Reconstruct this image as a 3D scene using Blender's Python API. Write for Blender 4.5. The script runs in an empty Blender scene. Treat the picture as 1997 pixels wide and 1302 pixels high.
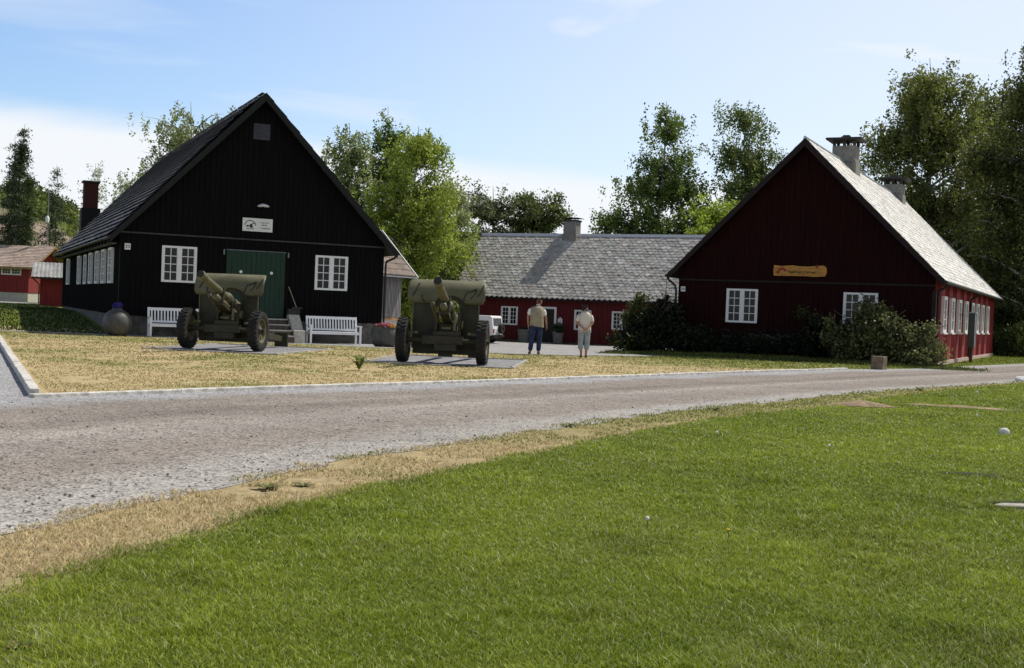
import bpy, bmesh, math, random
import numpy as np
from mathutils import Vector, Matrix
random.seed(7)
RNG = np.random.default_rng(11)
scene = bpy.context.scene
COL = scene.collection
PI = math.pi
R = math.radians

# ------------------------------------------------------------------ camera
F, CX, CY, CAMH = 2373.3, 998.5, 651.0, 1.4
pit, rol = -.0192, .0399
FW = np.array([0, math.cos(pit), math.sin(pit)]); U0 = np.array([0, -math.sin(pit), math.cos(pit)]); R0 = np.array([1., 0, 0])
RT = math.cos(rol)*R0 + math.sin(rol)*U0; UP = -math.sin(rol)*R0 + math.cos(rol)*U0
cd = bpy.data.cameras.new('camera'); cam = bpy.data.objects.new('camera', cd); COL.objects.link(cam)
cd.sensor_width = 36; cd.sensor_fit = 'HORIZONTAL'; cd.lens = F/1997*36; cd.clip_start = .1; cd.clip_end = 3000
m = Matrix.Identity(4)
for i in range(3):
    m[i][0], m[i][1], m[i][2] = RT[i], UP[i], -FW[i]
m[2][3] = CAMH
cam.matrix_world = m
scene.camera = cam

def far(px, py, Y):
    """world point at depth Y along the line of sight measured in the photograph"""
    d = FW + RT*(px-CX)/F - UP*(py-CY)/F
    return np.array([0, 0, CAMH]) + d*Y/d[1]

# ------------------------------------------------------------------ light
AZ, EL = R(53), R(54.3)
sd = bpy.data.lights.new('sun', 'SUN'); sd.energy = 5.0; sd.angle = R(.53); sd.color = (1, .95, .86)
so = bpy.data.objects.new('sun', sd); COL.objects.link(so)
S = Vector((math.sin(AZ)*math.cos(EL), math.cos(AZ)*math.cos(EL), math.sin(EL)))
so.rotation_euler = S.to_track_quat('Z', 'Y').to_euler(); so.location = (60, 60, 90)
w = bpy.data.worlds.new('World'); scene.world = w; w.use_nodes = True
nt = w.node_tree; N = nt.nodes; N.clear()
def nd(tree, t, **kw):
    n = tree.nodes.new(t)
    for k, v in kw.items(): setattr(n, k, v)
    return n
sky = nd(nt, 'ShaderNodeTexSky', sky_type='NISHITA', sun_disc=False); sky.sun_elevation = EL; sky.sun_rotation = AZ
sky.air_density = 1.1; sky.dust_density = .6; sky.ozone_density = 1.6
tc = nd(nt, 'ShaderNodeTexCoord'); sep = nd(nt, 'ShaderNodeSeparateXYZ'); nt.links.new(tc.outputs['Generated'], sep.inputs[0])
def math_n(tree, op, a, b=None, clamp=False):
    n = nd(tree, 'ShaderNodeMath', operation=op, use_clamp=clamp)
    for i, v in enumerate((a, b)):
        if v is None: continue
        if isinstance(v, (int, float)): n.inputs[i].default_value = v
        else: tree.links.new(v, n.inputs[i])
    return n.outputs[0]
def maprange(tree, v, a, b, c=0., d=1., smooth=True):
    n = nd(tree, 'ShaderNodeMapRange', interpolation_type='SMOOTHSTEP' if smooth else 'LINEAR')
    tree.links.new(v, n.inputs[0])
    for i, q in enumerate((a, b, c, d)): n.inputs[i+1].default_value = q
    return n.outputs[0]
mp = nd(nt, 'ShaderNodeMapping'); mp.inputs['Scale'].default_value = (2.2, 2.2, 9.); nt.links.new(tc.outputs['Generated'], mp.inputs[0])
n1 = nd(nt, 'ShaderNodeTexNoise'); n1.inputs['Scale'].default_value = 1.6; n1.inputs['Detail'].default_value = 7; n1.inputs['Roughness'].default_value = .55; n1.inputs['Distortion'].default_value = .4
nt.links.new(mp.outputs[0], n1.inputs['Vector'])
# cloud bank: low at the horizon, its top edge falling from left to right
edge = math_n(nt, 'ADD', sep.outputs['Z'], math_n(nt, 'MULTIPLY', sep.outputs['X'], .044))
edge = math_n(nt, 'ADD', edge, math_n(nt, 'MULTIPLY', math_n(nt, 'SUBTRACT', n1.outputs['Fac'], .5), .045))
bank = maprange(nt, edge, .140, .106)
mp2 = nd(nt, 'ShaderNodeMapping'); mp2.inputs['Scale'].default_value = (1.1, 1.1, 9.); mp2.inputs['Rotation'].default_value = (0, .16, .3); nt.links.new(tc.outputs['Generated'], mp2.inputs[0])
n2 = nd(nt, 'ShaderNodeTexNoise'); n2.inputs['Scale'].default_value = 2.4; n2.inputs['Detail'].default_value = 6; n2.inputs['Roughness'].default_value = .5; n2.inputs['Distortion'].default_value = .8
nt.links.new(mp2.outputs[0], n2.inputs['Vector'])
wisp = math_n(nt, 'MULTIPLY', maprange(nt, n2.outputs['Fac'], .35, .70), .85)
wisp = math_n(nt, 'MULTIPLY', wisp, maprange(nt, sep.outputs['X'], -.42, .2, .35, 1.))
haze = math_n(nt, 'MULTIPLY', maprange(nt, sep.outputs['X'], -.5, .45), .66)
cl = math_n(nt, 'MAXIMUM', math_n(nt, 'MULTIPLY', bank, .92), math_n(nt, 'MAXIMUM', wisp, haze))
lp = nd(nt, 'ShaderNodeMix', data_type='RGBA'); nt.links.new(cl, lp.inputs['Factor'])
skt = nd(nt, 'ShaderNodeMix', data_type='RGBA', blend_type='MULTIPLY'); skt.inputs['Factor'].default_value = 1; nt.links.new(sky.outputs[0], skt.inputs['A']); skt.inputs['B'].default_value = (1.36, 1.52, 1.78, 1)
nt.links.new(skt.outputs['Result'], lp.inputs['A']); lp.inputs['B'].default_value = (10.5, 10.7, 11.0, 1)
tint = nd(nt, 'ShaderNodeMix', data_type='RGBA', blend_type='MULTIPLY'); tint.inputs['Factor'].default_value = 1
nt.links.new(lp.outputs['Result'], tint.inputs['A']); zen = nd(nt, 'ShaderNodeCombineColor'); zf_ = maprange(nt, sep.outputs['Z'], .27, .62, 1., .40)
for i_ in range(3): nt.links.new(zf_, zen.inputs[i_])
nt.links.new(zen.outputs[0], tint.inputs['B'])   # sky above the view dimmed to cut fill light
bg = nd(nt, 'ShaderNodeBackground'); bg.inputs['Strength'].default_value = .09
out = nd(nt, 'ShaderNodeOutputWorld'); nt.links.new(tint.outputs['Result'], bg.inputs[0]); nt.links.new(bg.outputs[0], out.inputs[0])
scene.view_settings.view_transform = 'Standard'; scene.view_settings.look = 'None'; scene.view_settings.exposure = 0
scene.cycles.max_bounces = 6; scene.cycles.transparent_max_bounces = 8

# ------------------------------------------------------------------ materials
MATS = {}
def mat(name, col, rough=.75, var=.25, scale=6., spec=.3, metal=0., bump=0., vcol=False, trans=0., stretch=None, col2=None, detail=5):
    """noise-varied principled surface; vcol multiplies the mesh's colour attribute; trans adds leaf translucency"""
    if name in MATS: return MATS[name]
    M = bpy.data.materials.new(name); M.use_nodes = True; t = M.node_tree
    b = t.nodes['Principled BSDF']; b.inputs['Roughness'].default_value = rough; b.inputs['Metallic'].default_value = metal
    b.inputs['Specular IOR Level'].default_value = spec
    co = nd(t, 'ShaderNodeTexCoord'); src = co.outputs['Object']
    if stretch:
        mpp = nd(t, 'ShaderNodeMapping'); mpp.inputs['Scale'].default_value = stretch; t.links.new(src, mpp.inputs[0]); src = mpp.outputs[0]
    nz = nd(t, 'ShaderNodeTexNoise'); nz.inputs['Scale'].default_value = scale; nz.inputs['Detail'].default_value = detail; nz.inputs['Roughness'].default_value = .65
    t.links.new(src, nz.inputs['Vector'])
    mx = nd(t, 'ShaderNodeMix', data_type='RGBA'); mxf = maprange(t, nz.outputs['Fac'], .3, .7)
    t.links.new(mxf, mx.inputs['Factor'])
    c2 = col2 if col2 else tuple(min(1, c*(1+var)) for c in col); c1 = col if col2 else tuple(c*(1-var) for c in col)
    mx.inputs['A'].default_value = (*c1, 1); mx.inputs['B'].default_value = (*c2, 1)
    res = mx.outputs['Result']
    if vcol:
        at = nd(t, 'ShaderNodeAttribute', attribute_name='Col'); mu = nd(t, 'ShaderNodeMix', data_type='RGBA', blend_type='MULTIPLY')
        mu.inputs['Factor'].default_value = 1; t.links.new(at.outputs['Color'], mu.inputs['A']); t.links.new(res, mu.inputs['B']); res = mu.outputs['Result']
    t.links.new(res, b.inputs['Base Color'])
    if bump:
        bp = nd(t, 'ShaderNodeBump'); bp.inputs['Strength'].default_value = bump; bp.inputs['Distance'].default_value = .02
        t.links.new(nz.outputs['Fac'], bp.inputs['Height']); t.links.new(bp.outputs[0], b.inputs['Normal'])
    if trans:
        tr = nd(t, 'ShaderNodeBsdfTranslucent'); t.links.new(res, tr.inputs[0])
        ms = nd(t, 'ShaderNodeMixShader'); ms.inputs[0].default_value = trans
        o = t.nodes['Material Output']; t.links.new(b.outputs[0], ms.inputs[1]); t.links.new(tr.outputs[0], ms.inputs[2]); t.links.new(ms.outputs[0], o.inputs[0])
    MATS[name] = M
    return M
W1 = (1, 1, 1)
M_black = mat('black_paint', (.0026, .0024, .0028), .75, .5, 9, spec=.12, stretch=(1, 1, .12), bump=.3)
M_red_shaded = mat('shaded_gable_red', (.016, .0032, .0034), .85, .35, 8, spec=.1, stretch=(2, 2, .12), bump=.3)  # falun red darkened, the gable's shade put into the colour
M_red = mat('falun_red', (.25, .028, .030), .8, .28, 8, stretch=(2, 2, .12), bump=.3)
M_barge = mat('dark_bargeboard', (.012, .005, .005), .7, .3, 6, stretch=(1, 1, 1))
M_blackbarge = mat('black_bargeboard', (.004, .004, .004), .6, .3, 6)
M_white = mat('white_paint', (.72, .72, .70), .5, .07, 14)
M_glass = mat('window_glass', (.010, .010, .012), .12, .3, 1.5, spec=.25)
M_green = mat('green_door_paint', (.003, .026, .013), .5, .25, 5, stretch=(3, 3, .3))
M_stone = mat('foundation_stone', (.105, .098, .085), .9, .45, 3.2, bump=.6)
M_pale = mat('pale_concrete', (.45, .42, .36), .9, .2, 9, bump=.4)
M_tile = mat('dark_tile', (.145, .138, .138), .75, .4, 7, bump=.2, vcol=True)
M_slate = mat('grey_slate', (.80, .80, .80), .7, .28, 9, bump=.2, vcol=True)
M_browntile = mat('brown_tile', (.80, .80, .80), .8, .25, 6, vcol=True)
M_brick = mat('chimney_brick', (.06, .014, .013), .85, .35, 20, bump=.4)
M_tar = mat('tarred_brick', (.004, .004, .005), .7, .3, 10)
M_plaster = mat('grey_plaster', (.21, .20, .18), .9, .25, 7, bump=.4)
M_capst = mat('dark_cap_slab', (.035, .033, .032), .8, .3, 8)
M_metal = mat('galvanised', (.42, .44, .47), .4, .12, 8, metal=.6)
M_gutter = mat('dark_gutter', (.02, .018, .018), .5, .2, 8)
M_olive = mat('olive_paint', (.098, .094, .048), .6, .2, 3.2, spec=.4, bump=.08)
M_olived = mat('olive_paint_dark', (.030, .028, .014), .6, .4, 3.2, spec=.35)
M_gunblk = mat('gun_iron', (.018, .017, .015), .5, .3, 8, spec=.4)
M_rubber = mat('rubber', (.016, .015, .014), .75, .35, 12, bump=.3)
M_benchw = mat('bench_white', (.80, .80, .80), .45, .05, 12)
M_leaf = mat('leaf', W1, .55, .12, 3, spec=.35, vcol=True, trans=.42)
M_needle = mat('needle', W1, .65, .15, 3, spec=.2, vcol=True, trans=.12)
M_grass = mat('grass_blade', W1, .5, .15, .9, spec=.3, vcol=True, trans=.35)
M_bark = mat('bark', (.085, .07, .055), .9, .45, 6, stretch=(1, 1, .3), bump=.6)
M_birch = mat('birch_bark', (.34, .32, .29), .85, .75, 5, stretch=(1, 1, 2.2), bump=.3)

# ------------------------------------------------------------------ mesh helpers
class MB:
    def __init__(s): s.v = []; s.f = []; s.c = []; s.col = None
    def add(s, vs, fs, col=None):
        k = len(s.v); s.v += [tuple(map(float, v)) for v in vs]; s.f += [tuple(i+k for i in f) for f in fs]
        s.c += [col if col else (1, 1, 1)]*len(vs)
    def box(s, lo, hi, col=None):
        x0, y0, z0 = lo; x1, y1, z1 = hi
        s.add([(x0,y0,z0),(x1,y0,z0),(x1,y1,z0),(x0,y1,z0),(x0,y0,z1),(x1,y0,z1),(x1,y1,z1),(x0,y1,z1)],
              [(0,3,2,1),(4,5,6,7),(0,1,5,4),(1,2,6,5),(2,3,7,6),(3,0,4,7)], col)
    def obox(s, c, size, M, col=None):
        sx, sy, sz = [q/2 for q in size]; c = Vector(c)
        vs = [c + M @ Vector(p) for p in [(-sx,-sy,-sz),(sx,-sy,-sz),(sx,sy,-sz),(-sx,sy,-sz),(-sx,-sy,sz),(sx,-sy,sz),(sx,sy,sz),(-sx,sy,sz)]]
        s.add(vs, [(0,3,2,1),(4,5,6,7),(0,1,5,4),(1,2,6,5),(2,3,7,6),(3,0,4,7)], col)
    def bar(s, p0, p1, wx, wz, col=None):
        """rectangular bar from p0 to p1"""
        p0, p1 = Vector(p0), Vector(p1); d = p1-p0
        M = d.to_track_quat('Y', 'Z').to_matrix()
        s.obox((p0+p1)/2, (wx, d.length, wz), M, col)
    def tube(s, pts, rad, n=8, cap=True, col=None):
        pts = [Vector(p) for p in pts]; rad = rad if isinstance(rad, (list, tuple)) else [rad]*len(pts)
        vs = []; fs = []
        for i, p in enumerate(pts):
            d = (pts[min(i+1, len(pts)-1)] - pts[max(i-1, 0)]).normalized()
            q = d.to_track_quat('Z', 'Y').to_matrix()
            for k in range(n):
                a = 2*PI*k/n; vs.append(p + q @ Vector((math.cos(a)*rad[i], math.sin(a)*rad[i], 0)))
        for i in range(len(pts)-1):
            for k in range(n):
                a, b = i*n+k, i*n+(k+1) % n; fs.append((a, b, b+n, a+n))
        if cap: fs += [tuple(range(n))[::-1], tuple(range((len(pts)-1)*n, len(pts)*n))]
        s.add(vs, fs, col)
    def lathe(s, prof, n=24, axis='z', c=(0, 0, 0), col=None):
        """prof: (radius, height) pairs turned about an axis"""
        vs = []; fs = []; c = Vector(c)
        for r_, h in prof:
            for k in range(n):
                a = 2*PI*k/n; x, y = r_*math.cos(a), r_*math.sin(a)
                vs.append(c + (Vector((x, y, h)) if axis == 'z' else Vector((h, x, y)) if axis == 'x' else Vector((y, h, x))))
        for i in range(len(prof)-1):
            for k in range(n):
                a, b = i*n+k, i*n+(k+1) % n; fs.append((a, b, b+n, a+n))
        s.add(vs, fs, col)
    def prism(s, poly, y0, y1, col=None):
        """polygon in (x,z) extruded along y"""
        n = len(poly); vs = [(x, y0, z) for x, z in poly] + [(x, y1, z) for x, z in poly]
        fs = [tuple(range(n)), tuple(range(2*n-1, n-1, -1))] + [(i, i+n, (i+1) % n+n, (i+1) % n) for i in range(n)]
        s.add(vs, fs, col)
    def build(s, name, m_, parent=None, smooth=False, bevel=0):
        me = bpy.data.meshes.new(name); me.from_pydata(s.v, [], s.f); me.update()
        ca = me.color_attributes.new('Col', 'FLOAT_COLOR', 'POINT')
        ca.data.foreach_set('color', np.array([(*c, 1) for c in s.c], dtype=np.float32).ravel())
        bm = bmesh.new(); bm.from_mesh(me); bmesh.ops.recalc_face_normals(bm, faces=bm.faces); bm.to_mesh(me); bm.free()
        if smooth:
            me.polygons.foreach_set('use_smooth', [True]*len(me.polygons))
            if smooth != 'all': me.set_sharp_from_angle(angle=R(40))
        o = bpy.data.objects.new(name, me); COL.objects.link(o); me.materials.append(m_)
        if parent: o.parent = parent
        if bevel:
            b = o.modifiers.new('bevel', 'BEVEL'); b.width = bevel; b.segments = 2; b.limit_method = 'ANGLE'
        return o
def quick(name, V, Fq, m_, parent=None, cols=None, smooth=False):
    """mesh from numpy arrays; Fq (n,k) faces all with k corners"""
    V = np.asarray(V, np.float32); Fq = np.asarray(Fq, np.int32); me = bpy.data.meshes.new(name); k = Fq.shape[1]
    me.vertices.add(len(V)); me.vertices.foreach_set('co', V.ravel())
    me.loops.add(Fq.size); me.loops.foreach_set('vertex_index', Fq.ravel())
    me.polygons.add(len(Fq)); me.polygons.foreach_set('loop_start', np.arange(0, Fq.size, k, dtype=np.int32))
    me.update(calc_edges=True)
    if cols is not None:
        ca = me.color_attributes.new('Col', 'FLOAT_COLOR', 'POINT')
        ca.data.foreach_set('color', np.c_[cols, np.ones(len(cols))].astype(np.float32).ravel())
    if smooth: me.polygons.foreach_set('use_smooth', [True]*len(me.polygons))
    me.validate()
    o = bpy.data.objects.new(name, me); COL.objects.link(o); me.materials.append(m_)
    if parent: o.parent = parent
    return o
def tag(o, label=None, cat=None, group=None, kind=None):
    if label: o['label'] = label
    if cat: o['category'] = cat
    if group: o['group'] = group
    if kind: o['kind'] = kind
    return o
def thing(name, label, cat, loc=(0, 0, 0), rz=0, group=None):
    o = bpy.data.objects.new(name, None); COL.objects.link(o); o.location = loc; o.rotation_euler = (0, 0, rz); o.empty_display_size = .3
    return tag(o, label, cat, group)
def copy_tree(o, parent=None):
    c = o.copy(); COL.objects.link(c)
    if parent: c.parent = parent
    for ch in [q for q in COL.objects if q.parent == o]: copy_tree(ch, c)
    return c
def smooth01(t): t = np.clip(t, 0, 1); return t*t*(3-2*t)
_H = np.random.default_rng(5).random((256, 256))
def vnoise(x, y, sc):
    x = np.asarray(x)*sc+100; y = np.asarray(y)*sc+100; xi = np.floor(x).astype(int); yi = np.floor(y).astype(int); fx = smooth01(x-xi); fy = smooth01(y-yi)
    h = lambda a, b: _H[a % 256, b % 256]
    return (h(xi, yi)*(1-fx)+h(xi+1, yi)*fx)*(1-fy) + (h(xi, yi+1)*(1-fx)+h(xi+1, yi+1)*fx)*fy
def fbm(x, y, sc, o=4):
    s = 0; a = .5; t = 0
    for i in range(o): s = s+a*vnoise(x, y, sc*2**i); t += a; a *= .5
    return s/t

# ------------------------------------------------------------------ ground
def gz(x, y):
    x = np.asarray(x, float); y = np.asarray(y, float)
    left = .55*smooth01((y-43)/15)*smooth01((-12-x)/4)
    near = -.10*smooth01((y-40.3)/3.5)*smooth01((x+12)/5)*smooth01((8-x)/6)
    back = -.40*smooth01((y-46)/20)*smooth01((x+4+.45*(y-46))/4)*smooth01((13+.2*(y-46)-x)/5)
    return left+near+back
EDGE_Y = [-8, 6.95, 11.0, 14.7, 19.2, 25.3, 33.4, 53, 120]; EDGE_X = [-8.0, -2.84, -1.38, .63, 3.25, 7.48, 14.1, 30, 84]       # road, lawn side
GRN_Y = [-8, 4.8, 5.63, 6.28, 6.91, 7.9, 9.17, 11.54, 14.03, 17.16, 20.1, 22.5, 27, 35, 60]; GRN_X = [-3.4, -2.42, -2.26, -2.13, -1.91, -1.62, -1.11, .05, 1.24, 2.95, 5.1, 6.6, 9.4, 15.6, 37]   # where the green lawn begins
KERB_Y = [16.08, 37.52]; KERB_X = [-6.23, 10.34]
KL_Y = [16.08, 23.69, 46]; KL_X = [-6.23, -9.65, -19.7]
def xe(y): return np.interp(y, EDGE_Y, EDGE_X)
def xg(y): return np.interp(y, GRN_Y, GRN_X)
def xk(y): return np.interp(y, [16.08, 37.52, 40.2, 53, 120], [-6.23, 10.34, 13.2, 22.6, 68])
def xkl(y): return np.interp(y, KL_Y, KL_X)
GREEN1 = np.array([.115, .150, .014]); GREEN2 = np.array([.175, .205, .025]); DRY = np.array([.455, .350, .200]); DRY2 = np.array([.34, .30, .125])
def lawn_col(x, y):
    n = fbm(x, y, .5); n2 = fbm(x+50, y, 2.5)
    g = GREEN1*(1-n[..., None])+GREEN2*n[..., None]
    dryness = smooth01((xg(y)-x)/.16+.5+(n2-.5)*1.3)
    far_ = smooth01((y-11)/7)*smooth01((xg(y)-.22-x)/.12+n)   # greener weeds between road and turf far off
    d = DRY*(1-n2[..., None]*.5)+DRY2*n2[..., None]*.5
    d = d*(1-.6*far_[..., None]) + GREEN2*.8*(.6*far_)[..., None]
    dryness = np.where(y > 40, 0, dryness)
    return g*(1-dryness[..., None])+d*dryness[..., None]
xs = np.unique(np.r_[np.linspace(-900, -40, 16), np.linspace(-40, -13, 28), np.arange(-13, 20, .22), np.linspace(20, 60, 30), np.linspace(60, 900, 16)])
ys = np.unique(np.r_[np.linspace(-300, -8, 8), np.arange(-8, 36, .22), np.linspace(36, 90, 75), np.linspace(90, 1500, 22)])
X, Y = np.meshgrid(xs, ys); nx, ny = len(xs), len(ys)
def gridfaces(nx, ny):
    i = np.arange((ny-1)*(nx-1)); a = (i//(nx-1))*nx + i % (nx-1)
    return np.c_[a, a+1, a+nx+1, a+nx]
def gmat(name, scale, lo, hi, rough=.95, bump=.5, vor=0.):
    M = bpy.data.materials.new(name); M.use_nodes = True; t = M.node_tree; b = t.nodes['Principled BSDF']; b.inputs['Roughness'].default_value = rough; b.inputs['Specular IOR Level'].default_value = .15
    co = nd(t, 'ShaderNodeTexCoord'); at = nd(t, 'ShaderNodeAttribute', attribute_name='Col')
    nz = nd(t, 'ShaderNodeTexNoise'); nz.inputs['Scale'].default_value = scale; nz.inputs['Detail'].default_value = 8; nz.inputs['Roughness'].default_value = .75; t.links.new(co.outputs['Object'], nz.inputs['Vector'])
    v = maprange(t, nz.outputs['Fac'], .32, .68, lo, hi, smooth=False); h = nz.outputs['Fac']
    if vor:
        vo = nd(t, 'ShaderNodeTexVoronoi'); vo.inputs['Scale'].default_value = vor; t.links.new(co.outputs['Object'], vo.inputs['Vector'])
        sp = nd(t, 'ShaderNodeSeparateColor'); t.links.new(vo.outputs['Color'], sp.inputs[0])
        v = math_n(t, 'MULTIPLY', v, maprange(t, sp.outputs[0], 0, 1, .68, 1.26, smooth=False))
        dk = maprange(t, sp.outputs[1], .90, .93, 1., .35); v = math_n(t, 'MULTIPLY', v, dk)
        vo2 = nd(t, 'ShaderNodeTexVoronoi'); vo2.inputs['Scale'].default_value = vor*.28; t.links.new(co.outputs['Object'], vo2.inputs['Vector'])
        sp2 = nd(t, 'ShaderNodeSeparateColor'); t.links.new(vo2.outputs['Color'], sp2.inputs[0])
        near_ = maprange(t, vo2.outputs['Distance'], .35, .25); pick = math_n(t, 'MULTIPLY', near_, maprange(t, sp2.outputs[0], .86, .88))
        v = math_n(t, 'MULTIPLY', v, maprange(t, pick, 0, 1, 1., .62, smooth=False))
        h = vo.outputs['Distance']
    if not vor:   # fine thatch texture
        nf = nd(t, 'ShaderNodeTexNoise'); nf.inputs['Scale'].default_value = scale*9; nf.inputs['Detail'].default_value = 6; nf.inputs['Roughness'].default_value = .8; t.links.new(co.outputs['Object'], nf.inputs['Vector'])
        v = math_n(t, 'MULTIPLY', v, maprange(t, nf.outputs['Fac'], .34, .66, .62, 1.32, smooth=False))
    mu = nd(t, 'ShaderNodeVectorMath', operation='SCALE'); t.links.new(at.outputs['Color'], mu.inputs[0]); t.links.new(v, mu.inputs['Scale'])
    t.links.new(mu.outputs[0], b.inputs['Base Color'])
    bp = nd(t, 'ShaderNodeBump'); bp.inputs['Strength'].default_value = bump; bp.inputs['Distance'].default_value = .015; t.links.new(h, bp.inputs['Height']); t.links.new(bp.outputs[0], b.inputs['Normal'])
    return M
MG_lawn = gmat('lawn_soil', 9, .45, 1.1); MG_dry = gmat('dry_turf', 7, .55, 1.3); MG_grav = gmat('gravel', 3.5, .8, 1.15, vor=38, bump=.8); MG_grav2 = gmat('pale_gravel', 3, .8, 1.15, vor=26, bump=.6)
c = lawn_col(X.ravel(), Y.ravel())
tag(quick('ground', np.c_[X.ravel(), Y.ravel(), gz(X, Y).ravel()], gridfaces(nx, ny), MG_lawn, cols=c, smooth=True), kind='structure')

def sheet(name, m_, ylist, xl, xr, nu, dz, colf, kind='structure'):
    """ground sheet whose left and right edges are functions of y; several y-ranges may go into one mesh"""
    Vs, Fs, Cs, k = [], [], [], 0
    for (y0, y1, n), l, r_ in zip(ylist, xl, xr):
        yy = np.linspace(y0, y1, n); a, b = l(yy), r_(yy)
        t = np.linspace(0, 1, nu); XX = a[:, None]*(1-t)+b[:, None]*t; YY = np.repeat(yy[:, None], nu, 1)
        Vs.append(np.c_[XX.ravel(), YY.ravel(), gz(XX, YY).ravel()+dz]); Fs.append(gridfaces(nu, n)+k); k += XX.size
        Cs.append(colf(XX.ravel(), YY.ravel()))
    return tag(quick(name, np.vstack(Vs), np.vstack(Fs), m_, cols=np.vstack(Cs), smooth=True), kind=kind)
def road_col(x, y):
    a = xk(np.maximum(y, 16.1)); a = np.where(y < 16.1, -6.2-(16.1-y)*.75, a); e = xe(y); t = np.clip((x-a)/(e-a), -.5, 1)
    grey = np.array([.35, .345, .35]); brown = np.array([.262, .228, .200]); pale = np.array([.345, .325, .30])
    n = fbm(x, y, .7); k = smooth01((t-.08)/.14+(n-.5)*1.2)
    c = grey*(1-k[:, None])+brown*k[:, None]
    tr = smooth01(1-np.abs(t-.62)/.13)*.35 + smooth01((t-.84)/.08+(n-.5)*.8)
    tr = np.clip(tr, 0, 1); c = c*(1-tr[:, None])+pale*tr[:, None]
    for q, wq in ((.36, .055), (.56, .055)):
        ru = smooth01(1-np.abs(t-q+.03*(fbm(y, y*0, .3)-.5))/wq)*(.5+.7*fbm(x, y, 1.1)); c = c*(1+.30*ru[:, None])
    ed = smooth01((t-.3)/.06)*smooth01((.50-t)/.06)*fbm(x+4, y, .6); c = c*(1-.30*ed[:, None])
    return c*(.86+.28*fbm(x*.5+9, y*2, .8)[:, None])
def jit(f, amp, sc):
    return lambda y: f(y)+amp*(fbm(np.asarray(y), np.asarray(y)*0+3, sc)-.5)
const = lambda v: (lambda y: np.full_like(np.asarray(y, float), v))
sheet('road', MG_grav, [(-8, 16.08, 170), (16.08, 120, 420), (16.1, 41.5, 40)],
      [const(-34), lambda y: xk(y), const(-34)], [jit(xe, .35, 2.2), jit(xe, .4, 1.6), lambda y: xkl(y)], 46, .004, road_col)
def dry_col(x, y):
    n = fbm(x, y, .45); n2 = fbm(x+20, y+7, 1.8); dk = np.maximum(0, np.hypot(x-10.5, (y-44)*.9))
    g = np.clip(smooth01((n-.50)*4)*.55 + smooth01((9.5-dk)/5)*.85 + smooth01((y-34)/5)*.40, 0, .92)
    d = DRY*1.02*(1-n2[:, None]*.55)+DRY2*n2[:, None]*.55
    return d*(1-g[:, None])+np.array([.19, .195, .045])*g[:, None]
sheet('dry_lawn', MG_dry, [(16.08, 46, 150)], [lambda y: xkl(y)], [lambda y: np.minimum(xk(y), np.interp(y, [16, 37.5, 40, 46], [99, 99, 12.2, 12.2]))], 110, .003, dry_col)
# gravel path before the barn and the yard behind it: strips between a near and a far edge given along x
def strip(name, m_, near, farp, nu, nv, dz, colf, kind='structure', jitter=.2):
    nr, fr = np.array(near, float), np.array(farp, float); t = np.linspace(0, 1, nu)
    def along(P): s = np.r_[0, np.cumsum(np.hypot(*np.diff(P, axis=0).T))]; s /= s[-1]; return np.c_[np.interp(t, s, P[:, 0]), np.interp(t, s, P[:, 1])]
    A, B = along(nr), along(fr); A[:, 1] += jitter*(fbm(A[:, 0], A[:, 0]*0, 1.7)-.5)
    k = np.linspace(0, 1, nv)[:, None, None]; P = A[None]*(1-k)+B[None]*k; XX, YY = P[..., 0], P[..., 1]
    return tag(quick(name, np.c_[XX.ravel(), YY.ravel(), gz(XX, YY).ravel()+dz], gridfaces(nu, nv), m_, cols=colf(XX.ravel(), YY.ravel()), smooth=True), kind=kind)
pale_col = lambda x, y: np.array([.33, .32, .315])*(.85+.3*fbm(x, y, .9)[:, None])
strip('path', MG_grav2, [(-30, 43.2), (-17.3, 42.0), (-12.2, 41.6), (-7.96, 40.9), (-4.35, 39.9), (-.9, 38.9)], [(-30, 43.9), (-17.3, 42.7), (-14, 42.5), (-9.0, 44.5), (-4.9, 46.4), (-4.0, 47.2)], 90, 10, .012, pale_col)
strip('yard', MG_grav2, [(-.9, 38.9), (.8, 39.25), (2.3, 39.9), (4.3, 42.4), (6.6, 46.5)], [(-14, 78), (-6, 76.2), (0, 73.6), (6, 70.6), (14, 68)], 60, 40, .016, pale_col)
strip('side_lane', MG_grav2, [(-75, 84), (-50, 84), (-22, 78)], [(-75, 97), (-50, 95), (-22, 86)], 30, 8, .012, pale_col)

# kerbs
def kerb(name, pts, wd, h, m_):
    b = MB(); L_ = 1.0
    for (x0, y0), (x1, y1) in zip(pts[:-1], pts[1:]):
        d = math.hypot(x1-x0, y1-y0); n = max(1, int(d/1.6)); ux, uy = (x1-x0)/d, (y1-y0)/d; a = math.atan2(uy, ux); M = Matrix.Rotation(a, 3, 'Z')
        for i in range(n):
            s = (i+.5)*d/n; z = random.uniform(-.008, .008)
            b.obox((x0+ux*s, y0+uy*s, h/2-.05+z), (d/n-.015, wd, h+.1), M @ Matrix.Rotation(random.uniform(-.006, .006), 3, 'Z'))
    return tag(b.build(name, m_, bevel=.012), kind='structure')
M_kerb = mat('whitewashed_kerb', (.34, .32, .28), .9, .3, 7, bump=.4, col2=(.68, .66, .62))
kerb('kerb', [(-6.30, 15.99), (-3.42, 19.72), (.02, 24.2), (4.6, 30.1), (10.34, 37.52)], .13, .055, M_kerb)
kerb('kerb', [(-6.33, 16.2), (-9.70, 23.69), (-15, 35.5)], .13, .115, M_kerb)

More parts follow.
